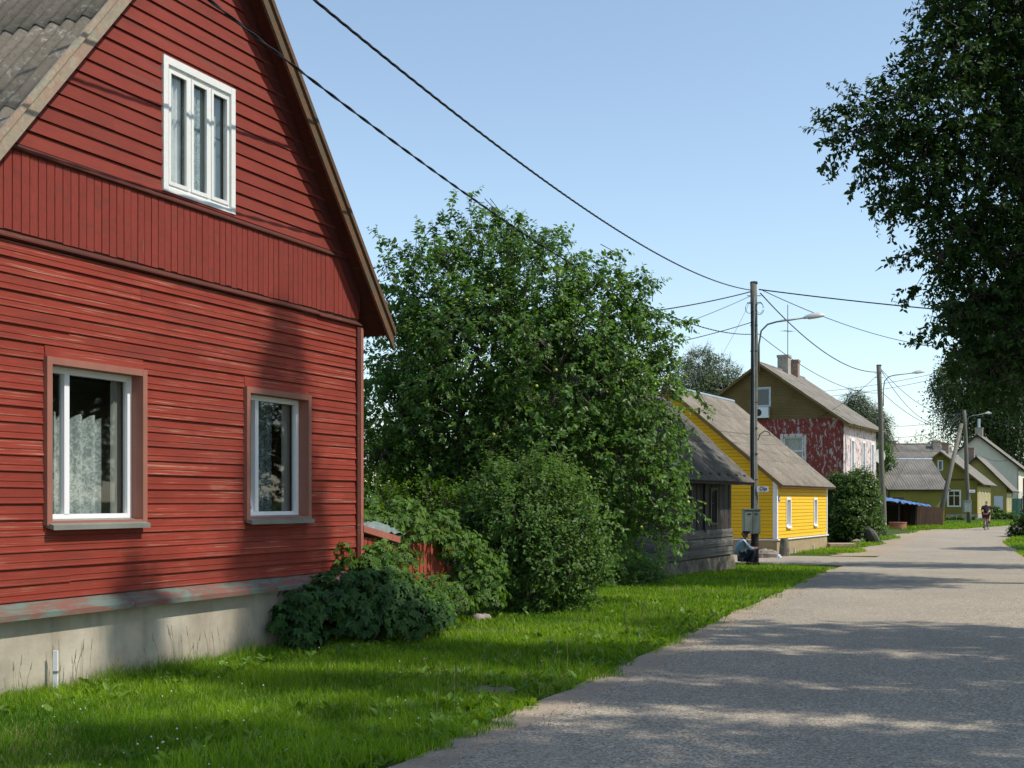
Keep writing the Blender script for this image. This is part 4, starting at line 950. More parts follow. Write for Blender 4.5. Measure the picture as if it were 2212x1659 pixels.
# squatting, facing right (+x), hips low behind, knees forward and up, arms over the knees
skinned('body', M['skin'], [(-.10,0,.34,.12), (-.10,0,.50,.12), (-.02,0,.68,.13), (.04,0,.76,.055), (.08,0,.82,.055), (.10,0,.90,.085,.095), (.11,0,.965,.06),
    (-.02,.17,.70,.05), (.14,.22,.52,.042), (.36,.14,.52,.032), (.44,.10,.53,.028), (-.02,-.17,.70,.05), (.14,-.22,.50,.042), (.34,-.12,.50,.032), (.42,-.06,.53,.028),
    (-.08,.10,.28,.09), (.26,.16,.46,.07), (.14,.15,.12,.05), (.15,.15,.05,.045), (.32,.16,.035,.035), (-.08,-.10,.28,.09), (.28,-.15,.46,.07), (.18,-.13,.12,.05), (.19,-.13,.05,.045), (.36,-.14,.035,.035)],
    [(0,1),(1,2),(2,3),(3,4),(4,5),(5,6),(2,7),(7,8),(8,9),(9,10),(2,11),(11,12),(12,13),(13,14),(0,15),(15,16),(16,17),(17,18),(18,19),(0,20),(20,21),(21,22),(22,23),(23,24)], man)
skinned('shirt', M['shirt'], [(-.11,0,.30,.165,.19), (-.12,0,.46,.165,.19), (-.05,0,.63,.155,.20), (.02,0,.73,.09,.12), (-.02,.17,.69,.075), (.15,.225,.52,.06), (.27,.18,.52,.05), (-.02,-.17,.69,.075), (.15,-.225,.50,.06), (.25,-.17,.50,.05)],
    [(0,1),(1,2),(2,3),(2,4),(4,5),(5,6),(2,7),(7,8),(8,9)], man)
skinned('jeans', M['jeans'], [(-.09,0,.25,.14,.17), (-.04,.10,.27,.115), (.27,.16,.47,.088), (.16,.15,.16,.065), (.15,.15,.08,.06), (-.04,-.10,.27,.115), (.29,-.15,.47,.088), (.20,-.13,.16,.065), (.19,-.13,.08,.06)],
    [(0,1),(1,2),(2,3),(3,4),(0,5),(5,6),(6,7),(7,8)], man)
skinned('hair', M['hair'], [(.085,0,.90,.098,.105), (.09,0,.97,.088), (.05,0,.88,.07)], [(0,1),(0,2)], man)
for y in (.15, -.13): MB().box((.10 if y > 0 else .14, y-.05, -.01), (.40 if y > 0 else .44, y+.05, .075)).build('shoe', M['dark'], man)
# nose and fingers
MB().tube([(.185,0,.90), (.215,0,.885)], [.018, .014], 6).build('nose', M['skin'], man)
for s, (hx, hy, hz) in ((1, (.44,.10,.53)), (-1, (.42,-.06,.53))):
    for k in range(4): MB().tube([(hx, hy+(k-1.5)*.018, hz), (hx+.05, hy+(k-1.5)*.02, hz-.01), (hx+.075-.006*abs(k-1.5), hy+(k-1.5)*.02, hz-.035)], .0085, 5).build('finger', M['skin'], man)
    MB().tube([(hx-.01, hy-.03*s, hz), (hx+.03, hy-.045*s, hz+.015), (hx+.05, hy-.04*s, hz+.005)], .0095, 5).build('thumb', M['skin'], man)
def smoke():
    n = N('cigarette_smoke'); t = n.t; t.nodes.remove(n.p); v = n.n('ShaderNodeVolumePrincipled'); v.inputs['Color'].default_value = (.95, .96, 1, 1)
    co = n.coords((1,1,1)); f = n.noise(co, 7, 4, .6); ln = n.n('ShaderNodeVectorMath', operation='LENGTH'); n.link(n.coords((3.8, 8.5, 8.5)), ln.inputs[0]); fall = n.ramp(ln.outputs['Value'], [(.1, 1), (.95, 0)])
    d = n.math('MULTIPLY', n.math('MULTIPLY', n.ramp(f, [(.42, 0), (.66, 1)]), fall), 9.0); n.link(d, v.inputs['Density']); n.link(v.outputs[0], n.out.inputs['Volume']); return n.m
o = rock('smoke_puff', 'thin puff of cigarette smoke drifting right of the squatting man', mp+Vector((.86, -.45, .80)), (.26, .11, .11), 4, 'stone', 'smoke'); o.data.materials.clear(); o.data.materials.append(smoke()); o['kind'] = 'stuff'
# cyclist riding away
cp = gnd(2128, 1146); RA = math.atan2(.86, .5)
bike = thing('bicycle', 'red bicycle ridden away down the road, seen from behind', 'bicycle', cp, RA); rider = thing('person', 'cyclist in a black shirt and dark shorts riding away down the road', 'person', cp, RA)
def wheel(x):
    t = MB(); t.tube([(x+.325*math.cos(a), 0, .34+.325*math.sin(a)) for a in np.linspace(0, 2*math.pi, 25)], .02, 6, cap=False); w0 = t.build('wheel', M['rubber'], bike)
    r = MB(); r.tube([(x+.30*math.cos(a), 0, .34+.30*math.sin(a)) for a in np.linspace(0, 2*math.pi, 25)], .009, 4, cap=False)
    for k in range(14): a = k*math.pi/7; r.tube([(x, .02*(-1)**k, .34), (x+.3*math.cos(a), 0, .34+.3*math.sin(a))], .0018, 3)
    r.build('rim', M['chrome'], w0)
wheel(0); wheel(1.03)
MB().tube([(0,0,.34), (.42,0,.29), (.32,0,.80)], .017, 6).tube([(.42,0,.29), (.86,0,.78), (.90,0,.92), (.86,0,.78), (1.03,0,.34)], .017, 6).tube([(.32,0,.76), (.86,0,.82)], .017, 6).tube([(0,0,.34), (.33,0,.74)], .012, 5).build('frame', M['bikered'], bike)
MB().tube([(.82,-.29,1.02), (.90,-.2,1.03), (.90,0,1.0), (.90,.2,1.03), (.82,.29,1.02)], .013, 6).build('handlebar', M['dark'], bike)
MB().hexa([(.12,-.09,.88), (.42,-.03,.88), (.42,.03,.88), (.12,.09,.88), (.12,-.10,.93), (.42,-.03,.92), (.42,.03,.92), (.12,.10,.93)]).build('saddle', M['dark'], bike)
MB().tube([(-.36*math.cos(a)+0, 0, .34+.38*math.sin(a)) for a in np.linspace(.2, 1.5, 8)], .022, 4).build('mudguard', M['dark'], bike)
MB().tube([(.42,-.12,.29), (.42,.12,.29)], .012, 5).box((.34,.1,.13), (.48,.2,.16)).box((.36,-.2,.43), (.5,-.1,.46)).build('pedals', M['dark'], bike)
MB().lathe([(.0,-.01), (.035,-.01), (.035,.01), (0,.01)], 8, (-.05,0,.78)).build('rear_reflector', M['bikered'], bike)
skinned('body', M['skin'], [(.24,0,.98,.13), (.28,0,1.15,.12), (.38,0,1.40,.13), (.42,0,1.50,.055), (.44,0,1.56,.05), (.46,0,1.64,.082,.095), (.46,0,1.70,.06),
    (.38,.19,1.42,.05), (.52,.29,1.20,.042), (.78,.27,1.06,.03), (.84,.27,1.05,.028), (.38,-.19,1.42,.05), (.52,-.29,1.20,.042), (.78,-.27,1.06,.03), (.84,-.27,1.05,.028),
    (.26,.10,.93,.09), (.66,.14,.68,.062), (.40,.14,.27,.042), (.40,.14,.20,.04), (.52,.14,.17,.035), (.26,-.10,.93,.09), (.68,-.14,.92,.062), (.44,-.15,.55,.045), (.42,-.15,.50,.04), (.54,-.15,.48,.035)],
    [(0,1),(1,2),(2,3),(3,4),(4,5),(5,6),(2,7),(7,8),(8,9),(9,10),(2,11),(11,12),(12,13),(13,14),(0,15),(15,16),(16,17),(17,18),(18,19),(0,20),(20,21),(21,22),(22,23),(23,24)], rider)
skinned('shirt', M['black_shirt'], [(.23,0,.98,.15,.19), (.27,0,1.15,.15,.19), (.36,0,1.38,.15,.215), (.41,0,1.47,.08,.10), (.38,.19,1.40,.075), (.50,.28,1.22,.055), (.38,-.19,1.40,.075), (.50,-.28,1.22,.055)], [(0,1),(1,2),(2,3),(2,4),(4,5),(2,6),(6,7)], rider)
skinned('shorts', M['maroon'], [(.23,0,.95,.15,.18), (.30,.10,.92,.11), (.56,.135,.74,.09), (.30,-.10,.92,.11), (.56,-.135,.92,.09)], [(0,1),(1,2),(0,3),(3,4)], rider)
skinned('hair', M['hair'], [(.445,0,1.65,.088,.10), (.45,0,1.71,.075)], [(0,1)], rider)
for y, z, x in ((.14, .15, .38), (-.15, .455, .40)): MB().box((x, y-.045, z), (x+.25, y+.045, z+.08)).build('shoe', M['dark'], rider)

# ------------------------------------------------------------------ vegetation
def unit(v): return v/np.maximum(np.linalg.norm(v, axis=1, keepdims=True), 1e-9)
def leaf_obj(name, pos, ax, nr, ln, wd, m, parent, tint, hexa=True, **kw):
    ax = unit(ax); nr = unit(nr-ax*np.sum(nr*ax, 1, keepdims=True)); sd = np.cross(ax, nr); n = len(pos)
    ln = ln[:, None]; wd = wd[:, None]
    if hexa:
        V = np.stack([pos, pos+ax*ln*.32+sd*wd*.5+nr*wd*.14, pos+ax*ln*.70+sd*wd*.38+nr*wd*.10, pos+ax*ln-nr*ln*.10, pos+ax*ln*.70-sd*wd*.38+nr*wd*.10, pos+ax*ln*.32-sd*wd*.5+nr*wd*.14], 1).reshape(-1, 3)
        b = np.arange(n)[:, None]*6; L_ = (b+np.array([[0,1,2,3,0,3,4,5]])).ravel(); cnt = np.full(n*2, 4); tt_ = np.repeat(tint, 2)
    else:
        V = np.stack([pos, pos+ax*ln*.45+sd*wd*.5, pos+ax*ln-nr*ln*.08, pos+ax*ln*.45-sd*wd*.5], 1).reshape(-1, 3)
        b = np.arange(n)[:, None]*4; L_ = (b+np.array([[0,1,2,3]])).ravel(); cnt = np.full(n, 4); tt_ = tint
    return link(name, npmesh(name, V, L_, cnt, tt_), m, parent, **kw)
def crown_pts(lobes, ntw, outer=.62, up=.35, gap=.0):
    """twig bases and directions spread through a set of spheres (x,y,z,r[,squash])"""
    lb = np.array([l[:4] for l in lobes], float); wgt = lb[:, 3]**2; wgt /= wgt.sum()
    k = rng.choice(len(lb), ntw, p=wgt); d = unit(rng.normal(size=(ntw, 3)))
    rr = lb[k, 3]*(outer+(1.06-outer)*rng.random(ntw)**.6)
    ph = d*3.1+k[:, None]*1.7; rr *= 1+.16*np.sin(ph[:, 0]*2.1+ph[:, 1])*np.cos(ph[:, 2]*1.9)+.10*np.sin(ph[:, 1]*5.3+ph[:, 0]*4)
    P = lb[k, :3]+d*rr[:, None]
    D = unit(d*.8+np.array([0, 0, up])+rng.normal(size=(ntw, 3))*.45)
    keep = np.ones(ntw, bool)
    for j in range(len(lb)):
        inside = (np.linalg.norm(P-lb[j, :3], axis=1) < lb[j, 3]*.60) & (k != j); keep &= ~(inside & (rng.random(ntw) < .7))
    g = np.sin(P[:, 0]*2.3+P[:, 2]*1.1+1)*np.sin(P[:, 2]*2.7-P[:, 1]*1.3)*np.sin(P[:, 1]*2.1+P[:, 0]*.9+2)
    keep &= ~(g > 1-gap)
    return P[keep], D[keep], k[keep]
def foliage(name, P, D, per, tw, ln, wr, m, parent, droop=.25, face=.6, hexa=True, cl=None):
    n = len(P); t = np.tile((np.arange(per)+.5)/per, n); pi = np.repeat(np.arange(n), per); N_ = n*per
    twl = tw*(.6+.8*rng.random(n)); base = P[pi]+D[pi]*(twl[pi]*t)[:, None]; base[:, 2] -= droop*(twl[pi]*t)**2*.8
    sdv = unit(np.cross(D[pi], rng.normal(size=(N_, 3)))); ax = unit(D[pi]*.55+sdv*.95+np.array([0, 0, -droop]))
    nr = unit(np.array([[0, 0, 1.0]])*(1-face)+D[pi]*face+rng.normal(size=(N_, 3))*.35)
    L_ = ln*(.65+.6*rng.random(N_))*(1-.25*t); cr = rng.random(n)
    tint = np.clip(.45*rng.random(N_)+.35*cr[pi]+.2*t, 0, 1)
    return leaf_obj(name, base, ax, nr, L_, L_*wr, m, parent, tint, hexa, kind='stuff')
def twigs(P, D, tw, r, m, parent, every=2, name='twigs', back=.25):
    P, D = P[::every], D[::every]; n = len(P); a = unit(np.cross(D, np.array([[.3, .2, 1.0]]))); b = np.cross(D, a); V = []
    for s, q in ((-back, r*1.4), (tw*.9, r*.5)):
        for k in range(3): an = 2.094*k; V.append(P+D*s+(a*math.cos(an)+b*math.sin(an))*q)
    V = np.stack(V, 1).reshape(-1, 3); bb_ = np.arange(n)[:, None]*6
    L_ = (bb_+np.array([[0,1,4,3,1,2,5,4,2,0,3,5]])).ravel(); link(name, npmesh(name, V, L_, np.full(n*3, 4)), m, parent, kind='stuff')
def woody(base, lobes, r0, m, parent, fork=.35, nsub=5, seed=1, lean=(0,0)):
    r = random.Random(seed); base = Vector(base); cs = [Vector(l[:3]) for l in lobes]; cen = sum(cs, Vector())/len(cs); H = cen.z-base.z
    top = base+Vector((lean[0], lean[1], H*fork)); t = MB(); t.tube([base-Vector((0,0,.3)), base+(top-base)*.5+Vector((.04*H*r.uniform(-1,1)*.5, .03, 0)), top], [r0*1.25, r0, r0*.85], 10); t.build('trunk', m, parent, smooth=True)
    b = MB()
    order = sorted(range(len(cs)), key=lambda i: (cs[i]-top).length); done = []
    for i in order:
        c_, l = cs[i], lobes[i]; src, ra = top, r0*.7
        for p_, q_ in done:
            if (p_-c_).length < (src-c_).length: src, ra = p_, q_
        rb = max(ra*.66, r0*.07); dv = c_-src; mid = src.lerp(c_, .5)+Vector((r.uniform(-.12,.12), r.uniform(-.12,.12), .08))*dv.length*.8; b.tube([src, mid, c_], [ra, (ra+rb)/2, rb], 6); done.append((c_, rb))
        for _ in range(nsub):
            d = Vector((r.gauss(0,1), r.gauss(0,1), r.gauss(.3,1))).normalized(); e = c_+d*l[3]*.85; b.tube([c_, c_.lerp(e, .5)+Vector((r.uniform(-.1,.1), r.uniform(-.1,.1), .06))*l[3], e], [rb*.5, rb*.32, rb*.12], 4)
    b.build('limbs', m, parent, kind='stuff')
def tree(name, label, cat, base, lobes, ntw, per, tw, ln, wr, mleaf, mbark, r0, up=.35, droop=.25, face=.5, hexa=True, fork=.35, nsub=5, seed=1, outer=.6, gap=.1, tr=.006, every=2, group=None, extra=None, lean=(0,0)):
    t = thing(name, label, cat, base, 0, group); B = np.array(base)
    lobes = [(l[0]-B[0], l[1]-B[1], l[2]-B[2], l[3]) for l in lobes]
    P, D, k = crown_pts(lobes, ntw, outer, up, gap)
    if extra is not None: P = np.concatenate([P, extra[0]-B]); D = np.concatenate([D, extra[1]])
    foliage('foliage', P, D, per, tw, ln, wr, mleaf, t, droop, face, hexa)
    twigs(P, D, tw, tr, mbark, t, every); woody((0,0,0), lobes, r0, mbark, t, fork, nsub, seed, lean); return t
def L2(x, y, r, Y): p = pt(x, y, Y); return (p.x, p.y, p.z, r*Y/F)
def sprig(pts, Y, n=5, j=.05):                      # a row of twigs along a projecting shoot
    q = [np.array(pt(x, y, Y)) for x, y in pts]; P = []; D = []
    for a, b in zip(q[:-1], q[1:]):
        for i in range(n): P.append(a+(b-a)*i/n+rng.normal(size=3)*j); D.append((b-a)/np.linalg.norm(b-a)*.9+rng.normal(size=3)*.35)
    return np.array(P), unit(np.array(D))
def sprigs(l, Y, n=4, j=.05):
    s = [sprig(x, Y, n, j) for x in l]; return np.concatenate([a for a, b in s]), np.concatenate([b for a, b in s])
# apple tree
AY = 21.6
al = [(950,640,105,0), (1050,590,110,.3), (1165,620,110,-.2), (1280,690,105,.1), (1350,740,90,.3), (900,760,105,.2), (1030,760,150,-.5), (1200,810,150,-.6), (1340,870,105,-.2), (870,900,100,.1), (985,930,130,-.5),
      (1160,980,140,-.8), (1320,1010,110,-.6), (1400,1070,75,-.7), (1420,1130,50,-.8), (880,1040,90,.0), (1380,950,80,-.3), (1010,1060,110,-.6), (1270,1120,80,-.9), (1210,900,170,.9), (1000,850,160,1.1), (860,660,50,.2), (1330,650,60,.2), (1430,800,35,.1)]
al = [L2(x, y, r, AY+dy) for x, y, r, dy in al]
ex = sprigs([[(975,530),(978,480),(972,432)], [(1030,520),(1022,470),(1020,425)], [(905,560),(910,520),(905,488)], [(880,560),(850,535),(818,515)], [(1090,530),(1110,490),(1128,462)], [(1250,600),(1300,560),(1335,545)],
             [(1400,640),(1410,620),(1385,590)], [(1170,530),(1190,505),(1215,510)], [(1420,690),(1460,690),(1492,700)], [(1440,1050),(1480,1080),(1500,1120)], [(1440,900),(1470,910),(1485,950)], [(845,600),(832,580),(828,560)], [(1430,1110),(1460,1150),(1470,1180)], [(1340,1120),(1360,1170),(1370,1200)],
             [(1430,830),(1500,860),(1530,890)], [(1440,960),(1490,990),(1480,1040)], [(1060,480),(1075,470),(1090,480)], [(940,540),(935,500),(945,470)]], AY-.2, 5, .06)
ab = gnd(1120, 1290)
apple = tree('apple_tree', 'large leafy apple tree with small green fruit overhanging the fence behind the red house', 'tree', (ab.x, AY+.2, gz(AY)), al, 9200, 9, .27, .102, .60, M['leaf_apple'], M['bark'], .14, up=.25, droop=.5, face=.38, seed=3, gap=.05, nsub=7, extra=ex)
fr_, fd_, _ = crown_pts([(l[0]-ab.x, l[1]-AY-.2, l[2]-gz(AY), l[3]) for l in al], 200, .8, 0)
fb = MB()
for p in fr_[:170]: fb.lathe([(.004, .052), (.022, .044), (.03, .022), (.024, .004), (.004, 0)], 7, tuple(p))
fb.build('apples', M['fruit'], apple, smooth=True, kind='stuff')
# shrub in front of it
BY = 18.9
bl = [(1080,1050,42,.3), (1175,1035,44,.5), (1060,1105,48,.3), (1240,1080,36,.4), (1100,1110,62,0), (1180,1095,66,.1), (1245,1150,52,.0), (1095,1200,58,-.2), (1190,1200,70,-.3), (1255,1240,42,-.1), (1070,1275,48,-.1), (1150,1280,50,-.3), (1225,1290,38,-.1), (1050,1160,45,.2), (1130,1150,60,-.3), (1150,1060,40,.3), (1220,1075,34,.4), (1275,1195,26,0), (1050,1230,36,0), (1110,1300,34,-.3), (1195,1305,30,-.3)]
bl = [L2(x, y, r, BY+dy) for x, y, r, dy in bl]
bp = gnd(1165, 1320)
tree('leafy_shrub', 'dense small leaved shrub below the apple tree, standing on the grass', 'shrub', (bp.x, BY+.3, gz(BY)), bl, 3300, 9, .30, .078, .54, M['leaf_bush'], M['bark'], .05, up=.6, droop=.35, outer=.35, seed=5, gap=.12, tr=.004, fork=.15,
     extra=sprigs([[(1200,1060),(1215,1035)], [(1140,1050),(1130,1020)], [(1270,1180),(1292,1160)], [(1270,1230),(1300,1245)], [(1100,1060),(1095,1025)], [(1170,1050),(1180,1010)], [(1060,1120),(1035,1095)], [(1285,1200),(1312,1215)], [(1240,1100),(1268,1070)], [(1120,1070),(1110,1040)], [ (1250,1270),(1285,1290)], [(1050,1180),(1022,1190)]], BY, 6, .06))
# low undergrowth between shrub and barn, dark growth behind the fence
for nm, lab, ls, Y, mt, nt in (('undergrowth', 'dark weeds and saplings growing at the foot of the barn', [(1300,1240,40,0), (1350,1250,35,0), (1400,1250,28,.3), (1330,1215,35,.8), (1380,1225,25,.8), (1300,1290,26,-.6), (1345,1280,22,0), (1390,1265,18,1.2), (1440,1252,12,2.6), (1320,1265,24,0)], 26.5, 'leaf_bush', 1300),
                             ('nettle_clump', 'tangle of bushes behind the fence under the apple tree', [(850,1120,55,0), (930,1100,60,.3), (1000,1120,60,0), (800,1090,50,.4), (1060,1130,55,.6), (820,1000,70,1.2), (900,1000,80,1.4)], 19.6, 'leaf_vine', 1500)):
    lb = [L2(x, y, r, Y+dy) for x, y, r, dy in ls]; c_ = lb[0]
    tree(nm, lab, 'bushes', (c_[0], c_[1], gz(Y)), lb, nt, 8, .22, .075, .55, M[mt], M['bark'], .03, up=.5, seed=6, tr=.004, fork=.2, gap=.02)
# lilac beside the yellow house
LY_ = 60.5
ll = [(1835,1060,32,0), (1860,1045,26,.3), (1815,1075,26,.2), (1875,1080,22,0), (1830,1110,38,-.2), (1868,1120,30,-.2), (1810,1130,28,0), (1845,1145,34,-.3), (1880,1145,22,0), (1800,1150,20,.2), (1805,1040,14,.3)]
lb = [L2(x, y, r, LY_+dy) for x, y, r, dy in ll]; p = gnd(1840, 1172)
tree('lilac_bush', 'tall green lilac bush between the yellow house and the peeling building', 'bush', (p.x, LY_+.4, gz(LY_)), lb, 4600, 8, .3, .14, .6, M['leaf_lilac'], M['bark'], .06, up=.5, hexa=False, seed=8, tr=.008, fork=.15,
     extra=sprigs([[(1870,1030),(1872,1010)], [(1850,1030),(1848,1012)], [(1885,1060),(1892,1045)], [(1815,1040),(1812,1025)]], LY_, 4, .08))
# oak on the right
OY = 25.5
ol = [(2110,40,110,.3), (2050,130,75,-.3), (1980,240,72,-.4), (1915,275,58,-.5), (1865,290,44,-.5), (1815,285,24,-.5), (2070,250,120,0), (1985,350,85,-.2), (1930,385,50,-.3), (2110,400,130,.2), (2075,500,80,-.1), (2030,555,42,-.2), (2150,560,110,.3), (2105,640,80,-.1),
      (2055,700,42,-.2), (2160,720,90,.1), (2140,790,66,0), (2190,820,70,.2), (2190,200,110,.8), (2200,450,110,.9), (2200,700,110,.8), (2150,-60,120,.6),
      (2300,60,190,1.2), (2330,330,190,1.5), (2320,600,180,1.4), (2300,-220,200,1), (2480,-120,220,2.2), (2450,250,220,2.6), (2430,560,190,2.4), (2560,380,190,-.5), (2560,50,220,-.5), (2380,-400,180,2.2), (2540,-380,200,1), (2060,20,50,0)]
ob_ = [L2(x, y, r, OY+dy) for x, y, r, dy in ol]+[(14.5, 30.5, 9.5, 2.0), (15.0, 30.3, 12.5, 2.1), (14.2, 31.2, 15.0, 1.9), (13.4, 29.0, 17.0, 1.8), (15.8, 27.5, 15.5, 2.2), (12.0, 27.5, 16.5, 1.6)]
ox = sprigs([[(1815,285),(1785,265),(1762,248)], [(1815,320),(1800,345),(1800,365)], [(1860,240),(1855,215),(1845,190)], [(1930,180),(1930,155),(1945,130)], [(1990,120),(1975,95),(1955,75)], [(1880,330),(1860,380),(1840,420)], [(1900,400),(1895,440),(1910,465)], [(2010,600),(1975,630),(1945,645)],
             [(2030,705),(2010,730),(1990,725)], [(2060,760),(2045,790),(2050,815)], [(1980,540),(1960,555),(1945,570)], [(2020,30),(2010,10),(2010,-20)], [(1850,260),(1835,240),(1820,228)], [(1960,440),(1945,460),(1930,480)], [(1900,230),(1890,200),(1885,180)]], OY-.4, 5, .09)
tree('oak_tree', 'big dark deciduous tree overhanging the road from the right edge', 'tree', (13.4, 26.5, gz(26)), ob_, 23000, 10, .33, .135, .52, M['leaf_oak'], M['bark'], .34, up=.1, droop=.3, seed=12, gap=.10, fork=.42, nsub=7, tr=.007, extra=ox, every=2)
# trees along the right side of the road, partly outside the picture; they shade the road, the verge and the red wall
def crown(c, r, n, flat=.8, seed=0):
    q = random.Random(seed); out = []
    for _ in range(n):
        a = q.uniform(0, 6.28); rr = r*math.sqrt(q.random())*.75; z = q.uniform(-1, 1)*r*flat*math.sqrt(max(.05, 1-(rr/r)**2)); out.append((c[0]+rr*math.cos(a), c[1]+rr*math.sin(a), c[2]+z, r*q.uniform(.28, .42)))
    return out
def cone(c, z0, z1, r0, r1, n, seed=0):
    q = random.Random(seed); out = []
    for i in range(n):
        t = (i+.5)/n; r = r0+(r1-r0)*t; a = q.uniform(0, 6.28); rr = r*math.sqrt(q.random())*.62
        out.append((c[0]+rr*math.cos(a), c[1]+rr*math.sin(a), z0+(z1-z0)*t+q.uniform(-.4, .4), max(.5, r*q.uniform(.36, .52))))
    return out
side_trees = [('broad roadside tree just outside the picture at the right of the viewer', (11.2, 4.4), 7, 17.5, 3.2, 1.3, 30, 3400),
              ('slim roadside tree between the broad one and the spruces', (12.8, 8.0), 6.5, 12.5, 2.3, 1.5, 14, 1500),
              ('second roadside tree outside the picture at the right', (14.0, 12.5), 9.5, 14, 2.6, 1.6, 14, 1700),
              ('roadside tree beyond the oak, outside the picture at the right', (21.5, 36.3), 5, 16, 3.6, 2.0, 26, 3000),
              ('roadside tree before the bend, outside the picture at the right', (28.0, 51.5), 5, 10, 3.2, 2.4, 14, 1500)]
for i, (lab, (x, y), z0, z1, r0, r1, nl, nt) in enumerate(side_trees):
    tree('roadside_tree', lab, 'tree', (x, y, gz(y)), cone((x, y), z0, z1, r0, r1, nl, 40+i), nt, 9, .4, .18, .55, M['leaf_oak'], M['bark'], .25, hexa=False, seed=50+i, gap=.2, tr=.01, fork=.45, group='trees along the right side of the road')
# narrow spruces whose shadows fall on the red house
def spruce(sx, sy, SH, rmax, label):
    t = thing('spruce_tree', label, 'tree', (sx, sy, 0), 0, 'spruces beside the road')
    MB().tube([(0,0,-.3), (0,0,SH*.5), (0,0,SH)], [.22, .14, .02], 8).build('trunk', M['bark'], t)
    P = []; D = []
    for z in np.arange(4.5, SH, .13):
        rr = rmax*(.22+.78*min(1, (SH-z)/4.2)**.7)*(1+.16*math.sin(z*2.3)); rr = min(rr, (SH-z)*.9+.05)
        for k in range(9):
            a = rng.random()*6.283; n_ = max(2, int(rr*8))
            for i in range(n_): q = rr*(i+.5)/n_; P.append((q*math.cos(a), q*math.sin(a), z-.35*q)); D.append((math.cos(a), math.sin(a), -.25))
    P = np.array(P); D = unit(np.array(D)+rng.normal(size=(len(P), 3))*.2); foliage('needles', P, D, 5, .3, .2, .32, M['leaf_oak'], t, .2, .3, False)
spruce(12.2, 9.75, 21.7, 1.0, 'narrow spruce outside the picture whose shadow falls between the two lower windows')
spruce(10.3, 7.85, 18.0, .55, 'shorter narrow spruce outside the picture whose shadow falls on the grey foundation')
for i, (x, y, r, z) in enumerate(((23, 15, 5.0, 7), (26, 23, 5.5, 7.5), (32, 37, 6.5, 6), (24, 5, 5, 7))):
    tree('orchard_tree', ('leafy tree across the road, reflected in the windows', 'second leafy tree across the road', 'leafy tree farther across the road', 'leafy tree behind the roadside spruces')[i], 'tree', (x, y, 0), crown((x, y, z), r, 12, .8, 120+i), 1700, 8, .7, .34, .6, M['leaf_oak'], M['bark'], .25, hexa=False, seed=130+i, tr=.02, group='trees across the road')

# birches and other trees far behind
def birch(name, label, base, lobes, ntw, mt='leaf_birch', tw=1.0, ln=.17, per=9, seed=1, group=None, r0=.2, up=-.6):
    return tree(name, label, 'tree', base, lobes, ntw, per, tw, ln, .55, M[mt], M['birchbark'], r0, up=up, droop=.7, hexa=False, seed=seed, tr=.015, gap=.06, fork=.5, group=group, every=3)
b1 = [(1515,800,38,0), (1480,815,32,.5), (1550,810,34,.3), (1455,835,24,0), (1580,825,24,.5), (1500,840,40,-1), (1550,850,36,-1), (1470,860,30,0), (1515,775,20,0), (1590,845,18,0), (1520,880,40,0), (1460,890,40,0)]
birch('birch_tree', 'rounded birch crown rising behind the yellow and ochre roofs', (pt(1515,0,100).x, 100, 0), [L2(x,y,r,100+dy) for x,y,r,dy in b1], 3800, seed=21, up=.3)
b2 = [(1845,860,16,0), (1855,880,22,0), (1835,885,18,0), (1880,895,20,1), (1900,905,18,0), (1870,920,26,0), (1908,930,14,0), (1850,910,24,0), (1912,950,10,0), (1895,940,18,0)]
birch('birch_tree', 'drooping birch showing right of the peeling building roof', (pt(1870,0,112).x, 112, 0), [L2(x,y,r,112+dy) for x,y,r,dy in b2], 2600, seed=22, ln=.15)
b3 = [(1910,985,14,0), (1918,1000,12,0), (1905,970,10,0), (1900,1010,14,0)]
tree('garden_tree', 'small light green tree between the second pole and the long grey roof', 'tree', (pt(1908,0,96).x, 96, .1), [L2(x,y,r,96+dy) for x,y,r,dy in b3], 500, 8, .4, .16, .6, M['leaf_lilac'], M['bark'], .08, hexa=False, seed=23)
b4 = [(2120,820,70,0), (2080,800,45,0), (2050,815,30,-1), (2065,860,32,0), (2140,760,70,2), (2190,800,80,0), (2180,870,80,0), (2230,900,90,0), (2120,880,50,0), (2200,950,60,2), (2160,925,40,2), (2230,980,60,0), (2260,780,110,0), (2080,840,50,0), (2150,700,60,3), (2230,690,90,3), (2095,890,36,-1), (2060,905,14,-3), (2040,830,18,-2)]
birch('weeping_birch', 'huge dark weeping birch towering behind the cream house', (pt(2160,0,160).x, 160, .3), [L2(x,y,r,160+dy) for x,y,r,dy in b4], 9500, mt='leaf_birch', tw=1.9, ln=.42, per=10, seed=24, r0=.5)
# distant tree belt closing the view behind the houses
for i, (x, Y, r, z) in enumerate(((3, 95, 4.5, 4), (10, 92, 4, 3.5), (-8, 80, 6, 5), (22, 118, 4, 3), (30, 135, 5, 3.5), (78, 175, 9, 8), (90, 190, 9, 8), (38, 190, 6, 4), (52, 200, 6, 4.5), (66, 200, 8, 6))):
    lab = ('leafy tree closing the gap behind the barn', 'tree hidden behind the yellow house roof', 'tree far behind the apple tree', 'tree hidden behind the peeling building', 'tree behind the long grey roof', 'dark tree beyond the pink house', 'last tree at the right end of the village', 'distant tree behind the olive house', 'distant tree behind the brown roof', 'distant tree behind the cream house')[i]
    tree('background_tree', lab, 'tree', (x, Y, gz(Y)), crown((x, Y, z+gz(Y)), r, 9, .6, 80+i), 600, 8, .8, .32, .6, M['leaf_oak'], M['bark'], .25, hexa=False, seed=90+i, tr=.02, group='trees beyond the village')
